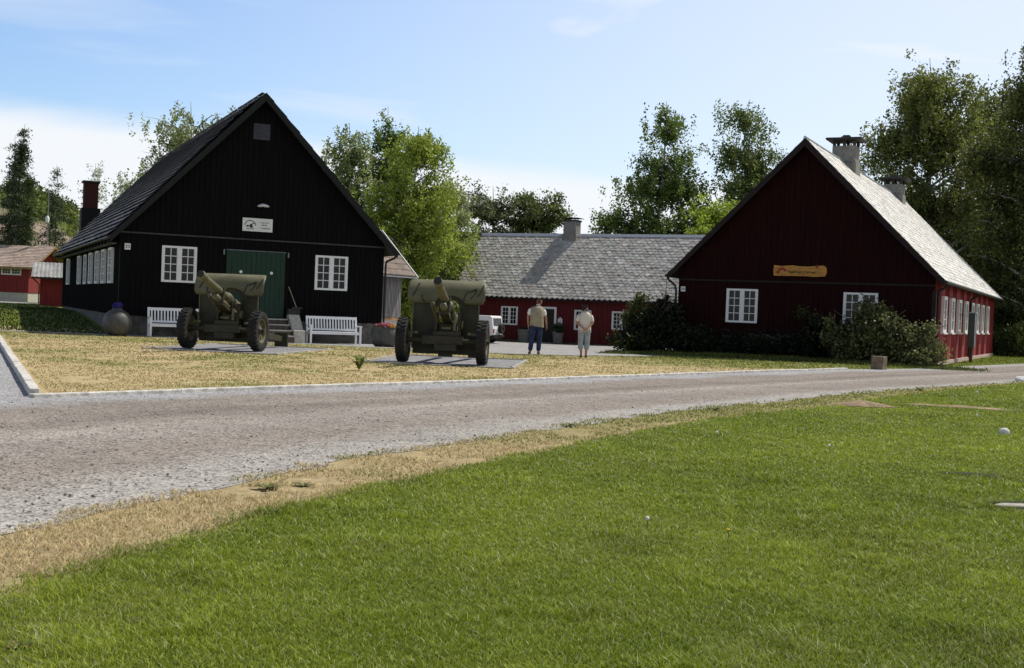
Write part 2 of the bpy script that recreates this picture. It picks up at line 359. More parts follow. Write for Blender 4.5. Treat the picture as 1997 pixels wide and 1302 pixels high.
# ------------------------------------------------------------------ buildings
def lerp(a, b, t): return a+(b-a)*t
def window(root, u0, u1, z0, z1, face, at, cols_, rows, proud=.05, fw=.075, mull=2, sill=False, label=None, deep=None):
    """window > pane, sill on a wall of the house; face 'front' (v=at) or 'left'/'right' (u=at)"""
    def pt(a, d, z):   # a along wall, d out of wall
        return (a, at-d, z) if face == 'front' else ((at-d, a, z) if face == 'left' else (at+d, a, z))
    f = MB()
    def bx(a0, a1, zz0, zz1, d0, d1):
        p, q = pt(a0, d0, zz0), pt(a1, d1, zz1); f.box([min(p[i], q[i]) for i in range(3)], [max(p[i], q[i]) for i in range(3)])
    bx(u0, u1, z1-fw, z1, -.02, proud); bx(u0, u1, z0, z0+fw, -.02, proud); bx(u0, u0+fw, z0+fw, z1-fw, -.02, proud); bx(u1-fw, u1, z0+fw, z1-fw, -.02, proud)
    xs_ = [u0+fw, u1-fw]
    if mull == 2:
        mid = (u0+u1)/2; bx(mid-.06, mid+.06, z0+fw, z1-fw, -.02, proud-.006); halves = [(u0+fw, mid-.06), (mid+.06, u1-fw)]
    else: halves = [(u0+fw, u1-fw)]
    for a, b in halves:   # sash rails and glazing bars
        for e0, e1 in ((a, a+.03), (b-.03, b)): bx(e0, e1, z0+fw, z1-fw, -.02, proud-.018)
        for k in range(1, cols_): c_ = lerp(a, b, k/cols_); bx(c_-.013, c_+.013, z0+fw, z1-fw, -.02, proud-.022)
        for k in range(1, rows): zz = lerp(z0+fw, z1-fw, k/rows); bx(a+.03, b-.03, zz-.013, zz+.013, -.02, proud-.026)
    fr = f.build('window', M_white, root)
    if label: fr['label'] = label
    g = MB(); p, q = pt(u0+fw*.6, -.015, z0+fw*.6), pt(u1-fw*.6, .012 if deep is None else deep, z1-fw*.6); g.box([min(p[i], q[i]) for i in range(3)], [max(p[i], q[i]) for i in range(3)]); g.build('pane', M_glass, fr)
    if sill:
        f = MB(); bx(u0-.05, u1+.05, z0-.06, z0-.003, -.02, proud+.05); f.build('sill', M_white, fr)
    return fr
def gable_house(root, w, wl, zr, ze, L, ov, zf, zb, m_front, m_side, mb_, cuts, sp=.2, thick=.13, side_cuts=()):
    """wall (boarded, with battens), foundation, roof deck, bargeboards; roof surface through ridge zr and tips (±w, ze)"""
    sl = (zr-ze)/w; top = lambda u: zr-thick-.02-sl*abs(u)
    v0, v1 = ov, L-ov
    fr = MB(); fr.prism([(-wl, zf), (wl, zf), (wl, top(wl)), (0, top(0)), (-wl, top(wl))], v0, v0+.12)
    u = -wl+.02
    while u < wl:
        segs = [(zf, top(u)-.01)]
        for (a, b, z0, z1) in cuts:
            if a-.03 < u < b+.03:
                ns = []
                for s0, s1 in segs:
                    if z0 < s1 and z1 > s0:
                        if z0-s0 > .05: ns.append((s0, z0))
                        if s1-z1 > .05: ns.append((z1, s1))
                    else: ns.append((s0, s1))
                segs = ns
        for s0, s1 in segs: fr.box((u-.022, v0-.028, s0), (u+.022, v0+.01, s1))
        u += sp
    fr.build('wall', m_front, root)
    si = MB()
    for sg in (-1, 1):
        a, b = sorted((sg*wl, sg*(wl-.12))); si.box((a, v0+.122, zf), (b, v1, top(wl)))
        v = v0+.3
        while v < v1:
            if not any(c0 < v < c1 for c0, c1 in side_cuts): 
                a, b = sorted((sg*(wl+.025), sg*(wl-.01))); si.box((a, v-.022, zf), (b, v+.022, top(wl)-.01))
            v += sp*1.3
    si.prism([(-wl+.122, zf), (wl-.122, zf), (wl-.122, top(wl)), (0, top(0)), (-wl+.122, top(wl))], v1-.12, v1)
    si.build('wall', m_side, root)
    fo = MB(); fo.box((-wl+.04, v0+.04, zb), (wl-.04, v1-.04, zf-.002)); fo.build('foundation', M_stone, root)
    rf = MB()
    for sg in (-1, 1):
        rf.add([(0, .03, zr-.03), (sg*w, .03, ze-.03), (sg*w, L-.03, ze-.03), (0, L-.03, zr-.03), (0, .03, zr-thick), (sg*w, .03, ze-thick), (sg*w, L-.03, ze-thick), (0, L-.03, zr-thick)],
               [(0, 1, 2, 3), (4, 7, 6, 5), (0, 4, 5, 1), (1, 5, 6, 2), (2, 6, 7, 3), (0, 3, 7, 4)], (.5, .5, .5))
    roof = rf.build('roof', M_barge if mb_ is M_barge else M_tile, root)
    for sg in (-1, 1):
        for v in (0, L-.05):
            bb = MB(); hh = .24
            bb.add([(0, v, zr), (sg*w, v, ze), (sg*w, v, ze-hh), (0, v, zr-hh*1.25), (0, v+.05, zr), (sg*w, v+.05, ze), (sg*w, v+.05, ze-hh), (0, v+.05, zr-hh*1.25)],
                   [(0, 1, 2, 3), (4, 7, 6, 5), (0, 4, 5, 1), (1, 5, 6, 2), (2, 6, 7, 3), (0, 3, 7, 4)])
            bb.build('bargeboard', mb_, root)
    return roof
def scales(name, m_, parent, side, w, zr, ze, v0, v1, sw, rh, pal, lift=.022, pointed=True, seed=1):
    """overlapping slates laid row by row on one slope: own little polygons with their own tone"""
    rg = random.Random(seed); b = MB(); Ls = math.hypot(w, zr-ze); ux, uz = side*w/Ls, (ze-zr)/Ls   # down-slope direction
    nx_, nz_ = side*(-uz)*1.0, abs(ux)                                                              # outward normal
    if side < 0: nx_ = -abs(uz)
    else: nx_ = abs(uz)
    rows = int(Ls/rh)+1; nc = int((v1-v0)/sw)+1
    for r_ in range(rows):
        s0 = max(0, Ls-(r_+1)*rh-.4*rh); s1 = Ls-r_*rh+.03
        for k in range(nc):
            a = v0+(k+(r_ % 2)*.5-.25)*sw; bq = a+sw*.97; a_, b_ = max(a, v0), min(bq, v1)
            if b_-a_ < sw*.2: continue
            t = rg.choice(pal); q = rg.uniform(.9, 1.1); col = tuple(x*q for x in t); j = rg.uniform(-.012, .012); l2 = lift+rg.uniform(-.006, .01)
            P = lambda s, v, h: (ux*s+nx_*h, v, zr+uz*s+nz_*h)
            if pointed: vs = [P(s0, a_, .004), P(s0, b_, .004), P(s1-rh*.38+j, b_, l2), P(s1+j, (a_+b_)/2+rg.uniform(-.01, .01), l2), P(s1-rh*.38+j, a_, l2)]
            else: vs = [P(s0, a_, .004), P(s0, b_, .004), P(s1+j, b_, l2), P(s1+j, a_, l2)]
            n = len(vs); low = [(x, y, z-.02) for x, y, z in vs]
            b.add(vs+low, [tuple(range(n))]+[(i, i+n, (i+1) % n+n, (i+1) % n) for i in range(2 if pointed else 2, n-1)], col)
    return b.build(name, m_, parent)
def chimney(root, u, v, su, sv, z0, z1, m_, cap=None, label=None):
    b = MB(); b.box((u-su/2, v-sv/2, z0), (u+su/2, v+sv/2, z1)); b.box((u-su/2-.05, v-sv/2-.05, z0), (u+su/2+.05, v+sv/2+.05, z0+.95 if cap else z0+.1))
    ch = b.build('chimney', m_, root, bevel=.02)
    if label: ch['label'] = label
    if cap == 'slab':
        c = MB()
        for sx in (-1, 0, 1):
            for sy in (-1, 1): c.box((u+sx*(su/2-.07)-.06, v+sy*(sv/2-.07)-.06, z1+.002), (u+sx*(su/2-.07)+.06, v+sy*(sv/2-.07)+.06, z1+.24))
        c.box((u-su/2-.26, v-sv/2-.22, z1+.242), (u+su/2+.26, v+sv/2+.22, z1+.33)); c.box((u-.2, v-.2, z1+.332), (u+.2, v+.2, z1+.44)); c.box((u-.14, v-.14, z1+.442), (u+.14, v+.14, z1+.5))
        c.build('chimney_cap', M_capst, ch, bevel=.015)
    elif cap == 'plain':
        c = MB(); c.box((u-su/2-.08, v-sv/2-.08, z1+.002), (u+su/2+.08, v+sv/2+.08, z1+.1)); c.build('chimney_cap', M_capst, ch, bevel=.015)
    elif cap == 'plate':
        c = MB(); c.box((u-su/2-.04, v-sv/2-.04, z1+.002), (u+su/2+.04, v+sv/2+.04, z1+.1))
        for sx in (-1, 1):
            for sy in (-1, 1): c.box((u+sx*.28-.02, v+sy*.25-.02, z1+.1), (u+sx*.28+.02, v+sy*.25+.02, z1+.2))
        c.box((u-su/2-.16, v-sv/2-.12, z1+.2), (u+su/2+.16, v+sv/2+.12, z1+.23)); c.build('chimney_cap', M_capst, ch)
    return ch
def text_mesh(txt, size, ext=.004):
    cu = bpy.data.curves.new('text', 'FONT'); cu.body = txt; cu.size = size; cu.extrude = ext; cu.align_x = 'CENTER'; cu.align_y = 'CENTER'
    o = bpy.data.objects.new('text', cu); COL.objects.link(o); dg = bpy.context.evaluated_depsgraph_get(); me = bpy.data.meshes.new_from_object(o.evaluated_get(dg))
    bpy.data.objects.remove(o); return me
def put_text(txt, size, m_, parent, loc, name='lettering'):
    me = text_mesh(txt, size); me.materials.clear(); me.materials.append(m_); o = bpy.data.objects.new(name, me); COL.objects.link(o); o.parent = parent; o.location = loc; o.rotation_euler = (PI/2, 0, 0); return o
M_ink = mat('black_ink', (.02, .02, .02), .7, .1, 5)

# ---- black barn
A1 = .4285; H1 = (-9.219, 44.20)
def w1(u, v, z=0): return (H1[0]+u*math.cos(A1)-v*math.sin(A1), H1[1]+u*math.sin(A1)+v*math.cos(A1), z)
b1 = thing('black_barn', 'large black boarded barn with steep dark tiled roof and green double door', 'barn', w1(0, 0), A1)
wl1, fr1 = 4.84, .47
cut1 = [(-3.42, -2.20, 1.93, 3.22), (2.15, 3.41, 1.89, 3.18), (-1.22, 1.10, .72, 3.26), (-.36, .31, 7.25, 7.9)]
roof1 = gable_house(b1, 5.23, wl1, 8.93, 3.46, 26.1, fr1, .70, -.3, M_black, M_black, M_blackbarge, cut1, sp=.19)
# tile courses (left slope is seen; the right one too when stepping aside)
for sd_ in (-1, 1):
    scales('roof_tiles', M_tile, b1, sd_, 5.23, 8.93, 3.46, .02, 26.05, .9, .36, [(1.0, 1.0, 1.05), (.8, .78, .8), (1.25, 1.2, 1.2)], lift=.10 if sd_ < 0 else .03, pointed=False, seed=3)
t_ = MB(); t_.box((-wl1, fr1-.06, 3.585), (wl1, fr1+.01, 3.64)); t_.build('string_course', mat('lead_flashing', (.03, .03, .034), .5, .3, 6), b1)
for a in cut1[:2]: window(b1, *a, 'front', fr1, 2, 4, sill=False)
SW1 = [2.14, 4.48, 6.87, 9.49, 12.30, 14.82, 20.96]
for i, v in enumerate(SW1): window(b1, v-.02, v+1.15, 1.82, 3.12, 'left', -wl1, 2, 4, proud=.11 if i != 4 else .06, fw=.09, mull=1, deep=.075 if i != 4 else .025)
# green double door
dr = MB(); dr.box((-1.16, fr1-.05, 3.19), (1.04, fr1+.02, 3.215)); dr.build('door_lintel', mat('dull_zinc', (.16, .17, .18), .6, .2, 8), b1)
for k, (a, b) in enumerate(((-1.15, -.073), (-.067, 1.01))):
    d = MB(); d.box((a, fr1-.045, .78), (b, fr1+.02, 3.18)); n = 6
    for i in range(n): x = lerp(a, b, (i+.5)/n); d.box((x-.075, fr1-.06, .80), (x+.075, fr1-.04, 3.16))
    leaf = d.build('door', M_green, b1)
    h = MB(); xx = -.62 if k == 0 else .50; h.lathe([(0, -.04), (.045, -.035), (.06, -.01), (.06, .02)], 16, 'y', (xx, fr1-.075, 2.42)); h.build('door_knob', M_white, leaf, smooth=True)
for x in (-1.24, 1.12):
    h = MB(); h.box((x-.025, fr1-.07, 3.02), (x+.025, fr1-.02, 3.2)); h.build('hinge_bracket', MATS['dull_zinc'], b1)
# gable vent with lattice
v_ = MB(); v_.box((-.33, fr1-.04, 7.27), (.28, fr1+.01, 7.85)); vt = v_.build('gable_vent', mat('vent_slate_grey', (.032, .034, .045), .6, .2, 9), b1)
v_ = MB()
for i in range(9): x = lerp(-.31, .26, i/8); v_.box((x-.006, fr1-.055, 7.28), (x+.006, fr1-.04, 7.84))
for i in range(9): z = lerp(7.29, 7.83, i/8); v_.box((-.32, fr1-.063, z-.006), (.27, fr1-.055, z+.006))
v_.build('vent_grille', mat('vent_bars', (.09, .09, .12), .5, .2, 9), vt)
chimney(b1, -3.65, 24.7, .72, .75, 4.3, 7.30, M_brick, cap='plain')
tb = MB(); tb.box((-4.12, 24.2, 4.2), (-3.17, 25.2, 5.95)); tb.build('chimney_base', M_tar, b1)
# eaves gutters and downpipe at the right corner
for sg in (-1, 1):
    g = MB(); g.tube([(sg*5.28, .05, 3.38), (sg*5.28, 26, 3.38)], .06, 8); g.build('gutter', M_gutter, b1)
g = MB(); g.tube([(5.28, .25, 3.36), (5.2, .28, 3.22), (4.92, .4, 3.08), (4.90, .42, 2.9), (4.90, .42, .4)], .045, 8); g.build('downpipe', M_gutter, b1)
for v in np.arange(1.2, 25.5, 1.15):
    st = MB(); st.box((-5.2, v-.05, 3.22), (-4.86, v+.05, 3.34)); st.build('rafter_end', M_blackbarge, b1)
st = MB(); st.box((-5.16, .5, 3.19), (-4.95, 25.6, 3.215)); st.build('soffit_board', mat('weathered_soffit', (.11, .10, .07), .85, .3, 6, stretch=(1, .1, 1)), b1)

# steps, cheek wall, lamp, sign, number plate
sp_ = thing('entrance_steps', 'stone entrance steps with sloping pale cheek wall below the green door', 'steps', w1(0, 0), A1)
M_tread = mat('pale_tread', (.42, .40, .35), .9, .2, 7); M_riser = mat('brown_riser', (.10, .075, .06), .9, .3, 7)
for i in range(4):
    z1 = .76-.195*i; v1_ = fr1-.07-.36*i; b = MB(); b.box((-1.05, v1_-.34, -.2), (1.05, v1_, z1-.045)); rs = b.build('step', M_riser, sp_)
    b = MB(); b.box((-1.08, v1_-.37, z1-.043), (1.08, v1_-.005, z1)); b.build('tread', M_tread, rs)
for x in (-1.33, 1.33):
    b = MB(); b.add([(x+dx, v, z) for dx in (-.2, .2) for v, z in ((fr1-.07, -.2), (fr1-.07, .93), (fr1-.35, .93), (fr1-1.0, .38), (fr1-1.3, .36), (fr1-1.3, -.2))],
                    [(0, 1, 2, 3, 4, 5), (11, 10, 9, 8, 7, 6)]+[(i, (i+1) % 6, (i+1) % 6+6, i+6) for i in range(6)])
    b.build('cheek_wall', M_pale if x > 0 else M_stone, sp_)
    b = MB(); b.box((x-.22, fr1-.37, .935), (x+.22, fr1-.08, 1.14)); b.build('newel_block', M_capst, sp_, bevel=.02)
br = thing('broom', 'thin broom leaning on the block beside the entrance steps', 'broom', w1(1.36, fr1-.2), A1)
b = MB(); b.tube([(.06, -.12, 1.2), (-.2, .1, 1.95)], .014, 6); b.build('handle', mat('pale_wood', (.35, .28, .2), .7, .2, 8), br)
b = MB(); b.box((-.1, -.16, 1.145), (.26, -.09, 1.21)); b.build('brush', M_capst, br)
lm = thing('wall_lamp', 'white oval lamp on the black gable above the sign', 'lamp', w1(.1, fr1, 4.84), A1)
b = MB(); b.lathe([(0, .09), (.08, .085), (.19, .04), (.22, 0), (.20, -.02), (.1, -.015)], 20, 'z', (0, -.16, 0)); b.build('lamp_shade', M_white, lm, smooth=True)
b = MB(); b.tube([(0, .02, .06), (0, -.1, .12), (0, -.16, .085)], .016, 6); b.build('bracket', M_gunblk, lm)
sg = thing('museum_sign', 'white rectangular sign with gun emblem and small lettering over the green door', 'sign', w1(-.065, fr1-.03, 4.155), A1)
b = MB(); b.box((-.55, -.03, -.24), (.55, 0, .24)); b.build('board', mat('sign_white', (.66, .66, .64), .5, .06, 8), sg)
b = MB()
for i in range(14):
    a0, a1 = PI*(.04+.92*i/14), PI*(.04+.92*(i+.78)/14); c_, r0, r1 = (-.27, -.05), .185, .215
    b.prism([(c_[0]+r*math.cos(a), c_[1]+r*math.sin(a)) for r, a in ((r0, a0), (r1, a0), (r1, a1), (r0, a1))], -.036, -.03)
b.prism([(-.43, -.045), (-.37, -.02), (-.30, -.05), (-.34, -.085), (-.42, -.07)], -.036, -.03); b.prism([(-.30, .0), (-.11, .075), (-.10, .055), (-.27, -.03)], -.036, -.03)
b.prism([(-.23+.055*math.cos(a), -.065+.055*math.sin(a)) for a in np.linspace(0, 2*PI, 13)[:-1]], -.0365, -.03); b.prism([(-.33, -.04), (-.2, -.01), (-.2, -.045), (-.33, -.07)], -.037, -.03)
for i in range(7): b.box((-.40+i*.04, -.035, -.165), (-.375+i*.04, -.03, -.135))
b.build('gun_emblem', M_ink, sg)
b = MB(); rr = random.Random(4)
for zz, x0, x1 in ((.085, .14, .42), (.0, .14, .36), (-.115, .14, .46)):
    x = x0
    while x < x1:
        wd_ = rr.uniform(.016, .032); b.box((x, -.034, zz-.02), (x+.008, -.03, zz+rr.choice((.02, .035)))); b.box((x+.008, -.034, zz+rr.choice((-.02, .0))), (x+wd_, -.03, zz+rr.choice((-.008, .014, .022)))); x += wd_+.011
for zz in (.10, -.09): b.box((.075, -.034, zz-.013), (.1, -.03, zz+.013))
b.build('lettering', M_ink, sg)
npl = thing('number_plate', 'small white house number plate at the left corner of the black gable', 'number plate', w1(-4.60, fr1-.035, 3.11), A1)
b = MB(); b.box((-.1, -.02, -.11), (.1, 0, .11)); b.build('plate', M_white, npl); put_text('33', .17, M_ink, npl, (0, -.023, -.005))

# ---- dark red gabled house (right)
A2 = -.4578; H2 = (10.606, 45.45)
def w2(u, v, z=0): return (H2[0]+u*math.cos(A2)-v*math.sin(A2), H2[1]+u*math.sin(A2)+v*math.cos(A2), z)
b2 = thing('red_gabled_house', 'dark red boarded house with pale slate roof and wooden name board', 'house', w2(0, 0), A2)
wl2, fr2 = 4.81, .47
cut2 = [(-2.86, -1.63, 1.29, 2.59), (1.59, 2.83, 1.28, 2.57)]
SV = [3.38, 5.84, 8.37, 10.93, 13.51, 15.84, 18.35, 21.06]
gable_house(b2, 5.17, wl2, 8.263, 3.0855, 25.16, fr2, .12, -.8, M_red_shaded, M_red, M_barge, cut2, sp=.21, side_cuts=[(v-1.1, v+.05) for v in SV])
PAL2 = [(.86, .84, .80), (.92, .90, .86), (.78, .76, .72), (.84, .78, .72)]
for sd_ in (-1, 1): scales('roof_slates', M_slate, b2, sd_, 5.17, 8.263, 3.0855, .02, 25.12, .33, .24, PAL2, lift=.02, seed=5)
b = MB(); b.tube([(0, .0, 8.285), (0, 25.1, 8.285)], .06, 8); b.build('ridge_cap', M_metal, b2)
b = MB(); b.box((-wl2, fr2-.05, 2.86), (wl2, fr2+.01, 2.93)); b.build('string_course', M_barge, b2)
for a in cut2: window(b2, *a, 'front', fr2, 2, 4)
for i, v in enumerate(SV): window(b2, v-1.0, v, 1.22, 2.58, 'right', wl2, 2, 3, proud=.11, fw=.12, mull=1, sill=True, deep=.078)
sk = MB(); sk.box((wl2-.02, fr2-.02, .0), (wl2+.07, 24.7, .15)); sk.build('skirting_board', mat('pale_pink_sill', (.50, .38, .33), .8, .15, 8), b2)
cb = MB(); cb.box((wl2-.1, fr2-.035, .15), (wl2+.045, fr2-.003, 2.72)); cb.box((wl2+.002, fr2-.001, .15), (wl2+.045, fr2+.12, 2.72)); cb.build('corner_board', M_barge, b2)
chimney(b2, 0, 7.7, .98, .95, 7.3, 8.98, M_plaster, cap='slab', label='nearer grey chimney with flat stone cap')
chimney(b2, 0, 20.6, .95, .95, 7.3, 8.78, M_plaster, cap='slab', label='farther grey chimney against the trees')
for sg_ in (-1, 1):
    g = MB(); g.tube([(sg_*5.22, .05, 3.02), (sg_*5.22, 25.1, 3.02)], .06, 8); g.build('gutter', M_gutter, b2)
g = MB(); g.tube([(-5.2, .2, 3.0), (-5.16, .25, 2.86), (-4.95, .4, 2.66), (-4.90, .42, 2.45), (-4.90, .42, .2)], .045, 8); g.build('downpipe', M_gutter, b2)
for v in (.9, 12.2):
    g = MB(); g.tube([(5.2, v, 3.0), (5.12, v, 2.86), (4.90, v, 2.72), (4.88, v, 2.5), (4.88, v, .1)], .045, 8); g.build('downpipe', M_gutter, b2)
ns = thing('wooden_sign', 'long yellow wooden name board with red flowers on the dark red gable', 'sign', w2(-.045, fr2-.03, 3.33), A2)
M_sgn = mat('varnished_wood', (.42, .20, .035), .5, .3, 3, stretch=(1.2, 1, 6))
b = MB(); top_ = [(-1.0, .2), (-.7, .17), (-.3, .2), (-.05, .17), (.3, .16), (.62, .2), (.88, .21), (.97, .12)]; bot_ = [(.99, -.05), (.93, -.19), (.5, -.22), (.2, -.2), (-.4, -.2), (-.85, -.21), (-1.0, -.2), (-1.02, -.02)]
b.prism(top_+bot_, -.05, 0); b.build('board', M_sgn, ns)
rr = random.Random(9)
for cx_, cz_ in ((-.78, .03), (-.68, .07), (-.84, -.07), (.62, .16), (-.58, .02)):
    b = MB()
    for k in range(5):
        a = k*2*PI/5; b.prism([(cx_+.035*math.cos(a)+.028*math.cos(q), cz_+.035*math.sin(a)+.028*math.sin(q)) for q in np.linspace(0, 2*PI, 8)[:-1]], -.058-.001*k, -.05)
    b.build('painted_flower', mat('flower_red', (.30, .025, .015), .6, .2, 8), ns)
b = MB(); x = -.46
while x < .62:
    wd_ = rr.uniform(.03, .07); b.box((x, -.056, -.1), (x+.018, -.05, -.1+rr.choice((.08, .12, .08)))); b.box((x+.018, -.056, -.1+rr.choice((0, .055))), (x+wd_, -.05, -.1+rr.choice((.075, .085)))); x += wd_+.022
b.build('lettering', mat('burnt_lettering', (.05, .035, .02), .8, .2, 8), ns)
npl = thing('number_plate', 'small white house number plate at the left corner of the dark red gable', 'number plate', w2(-4.62, fr2-.035, 2.52), A2)
b = MB(); b.box((-.09, -.02, -.1), (.09, 0, .1)); b.build('plate', M_white, npl); put_text('29', .15, M_ink, npl, (0, -.023, -.005))

# ---- long red house behind
H3 = (8.65, 70.2); A3 = A2
def w3(u, v, z=0): return (H3[0]+u*math.cos(A3)-v*math.sin(A3), H3[1]+u*math.sin(A3)+v*math.cos(A3), z)
b3 = thing('long_red_house', 'long low red house with grey slate roof across the yard', 'house', w3(0, 0), A3)
ul3, ur3, d3, zr3, ze3, wf3, zb3 = -14.1, 3.2, 4.11, 6.37, 2.22, .6, -.62
wa = MB(); wa.box((ul3+.4, wf3, zb3+.25), (ur3-.3, wf3+.12, 2.62))
u = ul3+.5
cut3 = [(-10.74, -9.59, .52, 1.66), (-5.79, -4.70, .40, 1.60), (-3.37, -2.19, .52, 1.60), (-8.15, -6.98, -.5, 1.72)]
while u < ur3-.3:
    segs = [(zb3+.25, 2.6)]
    for a, bq, z0, z1 in cut3:
        if a-.03 < u < bq+.03: segs = [(zb3+.25, z0), (z1, 2.6)] if z0 > -.4 else [(z1, 2.6)]
    for s0, s1 in segs: wa.box((u-.022, wf3-.025, s0), (u+.022, wf3+.01, s1))
    u += .22
for ue in (ul3+.4, ur3-.42):
    wa.add([(ue, wf3+.122, zb3+.25), (ue, 2*d3-wf3, zb3+.25), (ue, 2*d3-wf3, 2.62), (ue, d3, 6.15), (ue, wf3+.122, 2.62), (ue+.12, wf3+.122, zb3+.25), (ue+.12, 2*d3-wf3, zb3+.25), (ue+.12, 2*d3-wf3, 2.62), (ue+.12, d3, 6.15), (ue+.12, wf3+.122, 2.62)],
           [(0, 1, 2, 3, 4), (9, 8, 7, 6, 5)]+[(i, (i+1) % 5, (i+1) % 5+5, i+5) for i in range(5)])
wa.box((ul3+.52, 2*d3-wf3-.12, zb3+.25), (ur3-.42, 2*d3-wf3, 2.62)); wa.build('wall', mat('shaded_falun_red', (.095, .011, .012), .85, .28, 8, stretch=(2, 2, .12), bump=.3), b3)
fo = MB(); fo.box((ul3+.45, wf3+.05, zb3-.3), (ur3-.35, 2*d3-wf3-.05, zb3+.248)); fo.build('foundation', M_stone, b3)
# roof deck and slates: built along u, so turned child
rt = bpy.data.objects.new('roof_turn', None)
bpy.data.objects.remove(rt)
def slope3(name, side):
    rg = random.Random(21+side); b = MB(); Ls = math.hypot(d3, zr3-ze3); dv, dz_ = -side*d3/Ls, (ze3-zr3)/Ls; nv_, nz_ = -side*abs(dz_), abs(dv)
    rh, sw = .24, .34; PALr = [(.46, .44, .40), (.53, .51, .46), (.41, .39, .355), (.47, .42, .37), (.60, .58, .53), (.43, .425, .38), (.48, .46, .42)]
    for r_ in range(int(Ls/rh)+1):
        s0 = max(0, Ls-(r_+1)*rh-.4*rh); s1 = Ls-r_*rh+.03
        for k in range(int((ur3-ul3)/sw)+1):
            a = ul3+(k+(r_ % 2)*.5-.25)*sw; a_, b_ = max(a, ul3), min(a+sw*.97, ur3)
            if b_-a_ < .06: continue
            q = rg.uniform(.86, 1.14); t = rg.choice(PALr); l2 = .026+rg.uniform(-.008, .014); j = rg.uniform(-.015, .015)
            P = lambda s, uu, h: (uu, d3+dv*s+nv_*h, zr3+dz_*s+nz_*h)
            vs = [P(s0, a_, .004), P(s0, b_, .004), P(s1-rh*.45+j, b_, l2), P(s1+j, (a_+b_)/2, l2), P(s1-rh*.45+j, a_, l2)]
            b.add(vs+[(x, y, z-.025) for x, y, z in vs], [(0, 1, 2, 3, 4), (2, 7, 8, 3), (3, 8, 9, 4)], tuple(x*q for x in t))
    return b.build(name, M_slate, b3)
slope3('roof_slates', 1); slope3('roof_slates', -1)
b = MB(); th = .13
b.add([(x, y, z-dz_) for x in (ul3+.02, ur3-.02) for dz_ in (.02, th) for y, z in ((.02, ze3), (d3, zr3), (2*d3-.02, ze3))], [(0, 6, 7, 1), (1, 7, 8, 2), (3, 4, 10, 9), (4, 5, 11, 10), (0, 1, 4, 3), (1, 2, 5, 4), (6, 9, 10, 7), (7, 10, 11, 8), (0, 3, 9, 6), (2, 8, 11, 5)])
b.build('roof', M_barge, b3)
b = MB(); b.add([(x, d3+dy, zr3+dz_) for x in (ul3, ur3) for dy, dz_ in ((-.2, -.13), (0, .055), (.2, -.13))], [(0, 3, 4, 1), (1, 4, 5, 2)]); b.build('ridge_cap', M_metal, b3)
for a in cut3[:3]: window(b3, *a, 'front', wf3, 2, 4, fw=.09)
chimney(b3, -7.72, d3, .86, .8, 5.4, 7.18, M_plaster, cap='plate')
f = MB(); f.box((-8.15, wf3-.05, -.45), (-8.02, wf3+.02, 1.72)); f.box((-7.11, wf3-.05, -.45), (-6.98, wf3+.02, 1.72)); f.box((-8.02, wf3-.05, 1.59), (-7.11, wf3+.02, 1.72)); df = f.build('door_frame', M_white, b3)
f = MB(); f.box((-8.015, wf3-.02, -.45), (-7.115, wf3+.01, 1.585)); f.build('door', mat('dark_doorway', (.012, .010, .010), .5, .3, 5), df)  # dark panel stands in for the open doorway's inner shade
f = MB(); f.box((-8.2, wf3-.45, -.62), (-6.95, wf3-.01, -.46)); f.build('door_step', M_pale, b3)
nt_ = tag((lambda b: (b.box((-6.86, wf3-.06, .52), (-6.56, wf3-.035, 1.02)), b.prism([(-6.84, 1.02), (-6.58, 1.02), (-6.71, 1.12)], wf3-.06, wf3-.035), b)[2])(MB()).build('notice_board', mat('paper_white', (.62, .62, .62), .7, .1, 5)), 'small white notice board beside the doorway of the long red house', 'notice')
nt_.location = w3(0, 0); nt_.rotation_euler = (0, 0, A3)

# ---- grey shed between barn and yard
b4 = thing('grey_shed', 'grey board shed with brown tiled roof showing past the black barn', 'shed', (-7.02, 57.0, -.25), R(60))
b = MB(); b.box((0, 0, 1.05), (2.95, .1, 3.2)); b.box((2.85, .1, 1.05), (2.95, 3.3, 3.2)); b.box((0, .1, 1.05), (.1, 3.3, 3.2)); b.box((.1, 3.2, 1.05), (2.85, 3.3, 3.2))
for i in range(26): x = .03+i*.115; b.box((x, -.05, 1.06), (x+.05, .002, 3.18))
b.prism([(.1, 3.2), (2.85, 3.2), (2.85, 3.25), (.1, 3.25)], .1, 3.2); b.build('wall', mat('weathered_grey_boards', (.30, .29, .29), .85, .35, 8, stretch=(3, 3, .15)), b4)
b = MB(); b.box((.03, .03, -.4), (2.92, 3.27, .98)); b.build('foundation', mat('limewash', (.62, .58, .52), .9, .15, 5), b4)
b = MB(); b.box((-.03, -.07, .982), (2.99, .02, 1.048)); b.build('sill_beam', mat('orange_beam', (.50, .26, .10), .8, .2, 5), b4)
def tiles_slope(name, parent, x0, x1, y0, z0, y1, z1, rows, tw, pal, m_):
    """tiles from the eave (y0,z0) up to the ridge (y1,z1)"""
    rg = random.Random(3); b = MB(); n = int((x1-x0)/tw)
    for r_ in range(rows):
        for k in range(n):
            q = rg.uniform(.85, 1.15); c_ = tuple(x*q for x in rg.choice(pal)); a, e = x0+k*(x1-x0)/n, x0+(k+.985)*(x1-x0)/n
            ya, za, yb, zb = lerp(y0, y1, r_/rows), lerp(z0, z1, r_/rows), lerp(y0, y1, (r_+1.1)/rows), lerp(z0, z1, (r_+1.1)/rows)
            b.add([(a, ya, za+.045), (e, ya, za+.045), (e, yb, zb+.004), (a, yb, zb+.004), (a, ya, za), (e, ya, za)], [(0, 1, 2, 3), (0, 4, 5, 1)], c_)
    return b.build(name, m_, parent)
PALb = [(.21, .165, .135), (.24, .185, .15), (.19, .15, .125)]
b = MB()
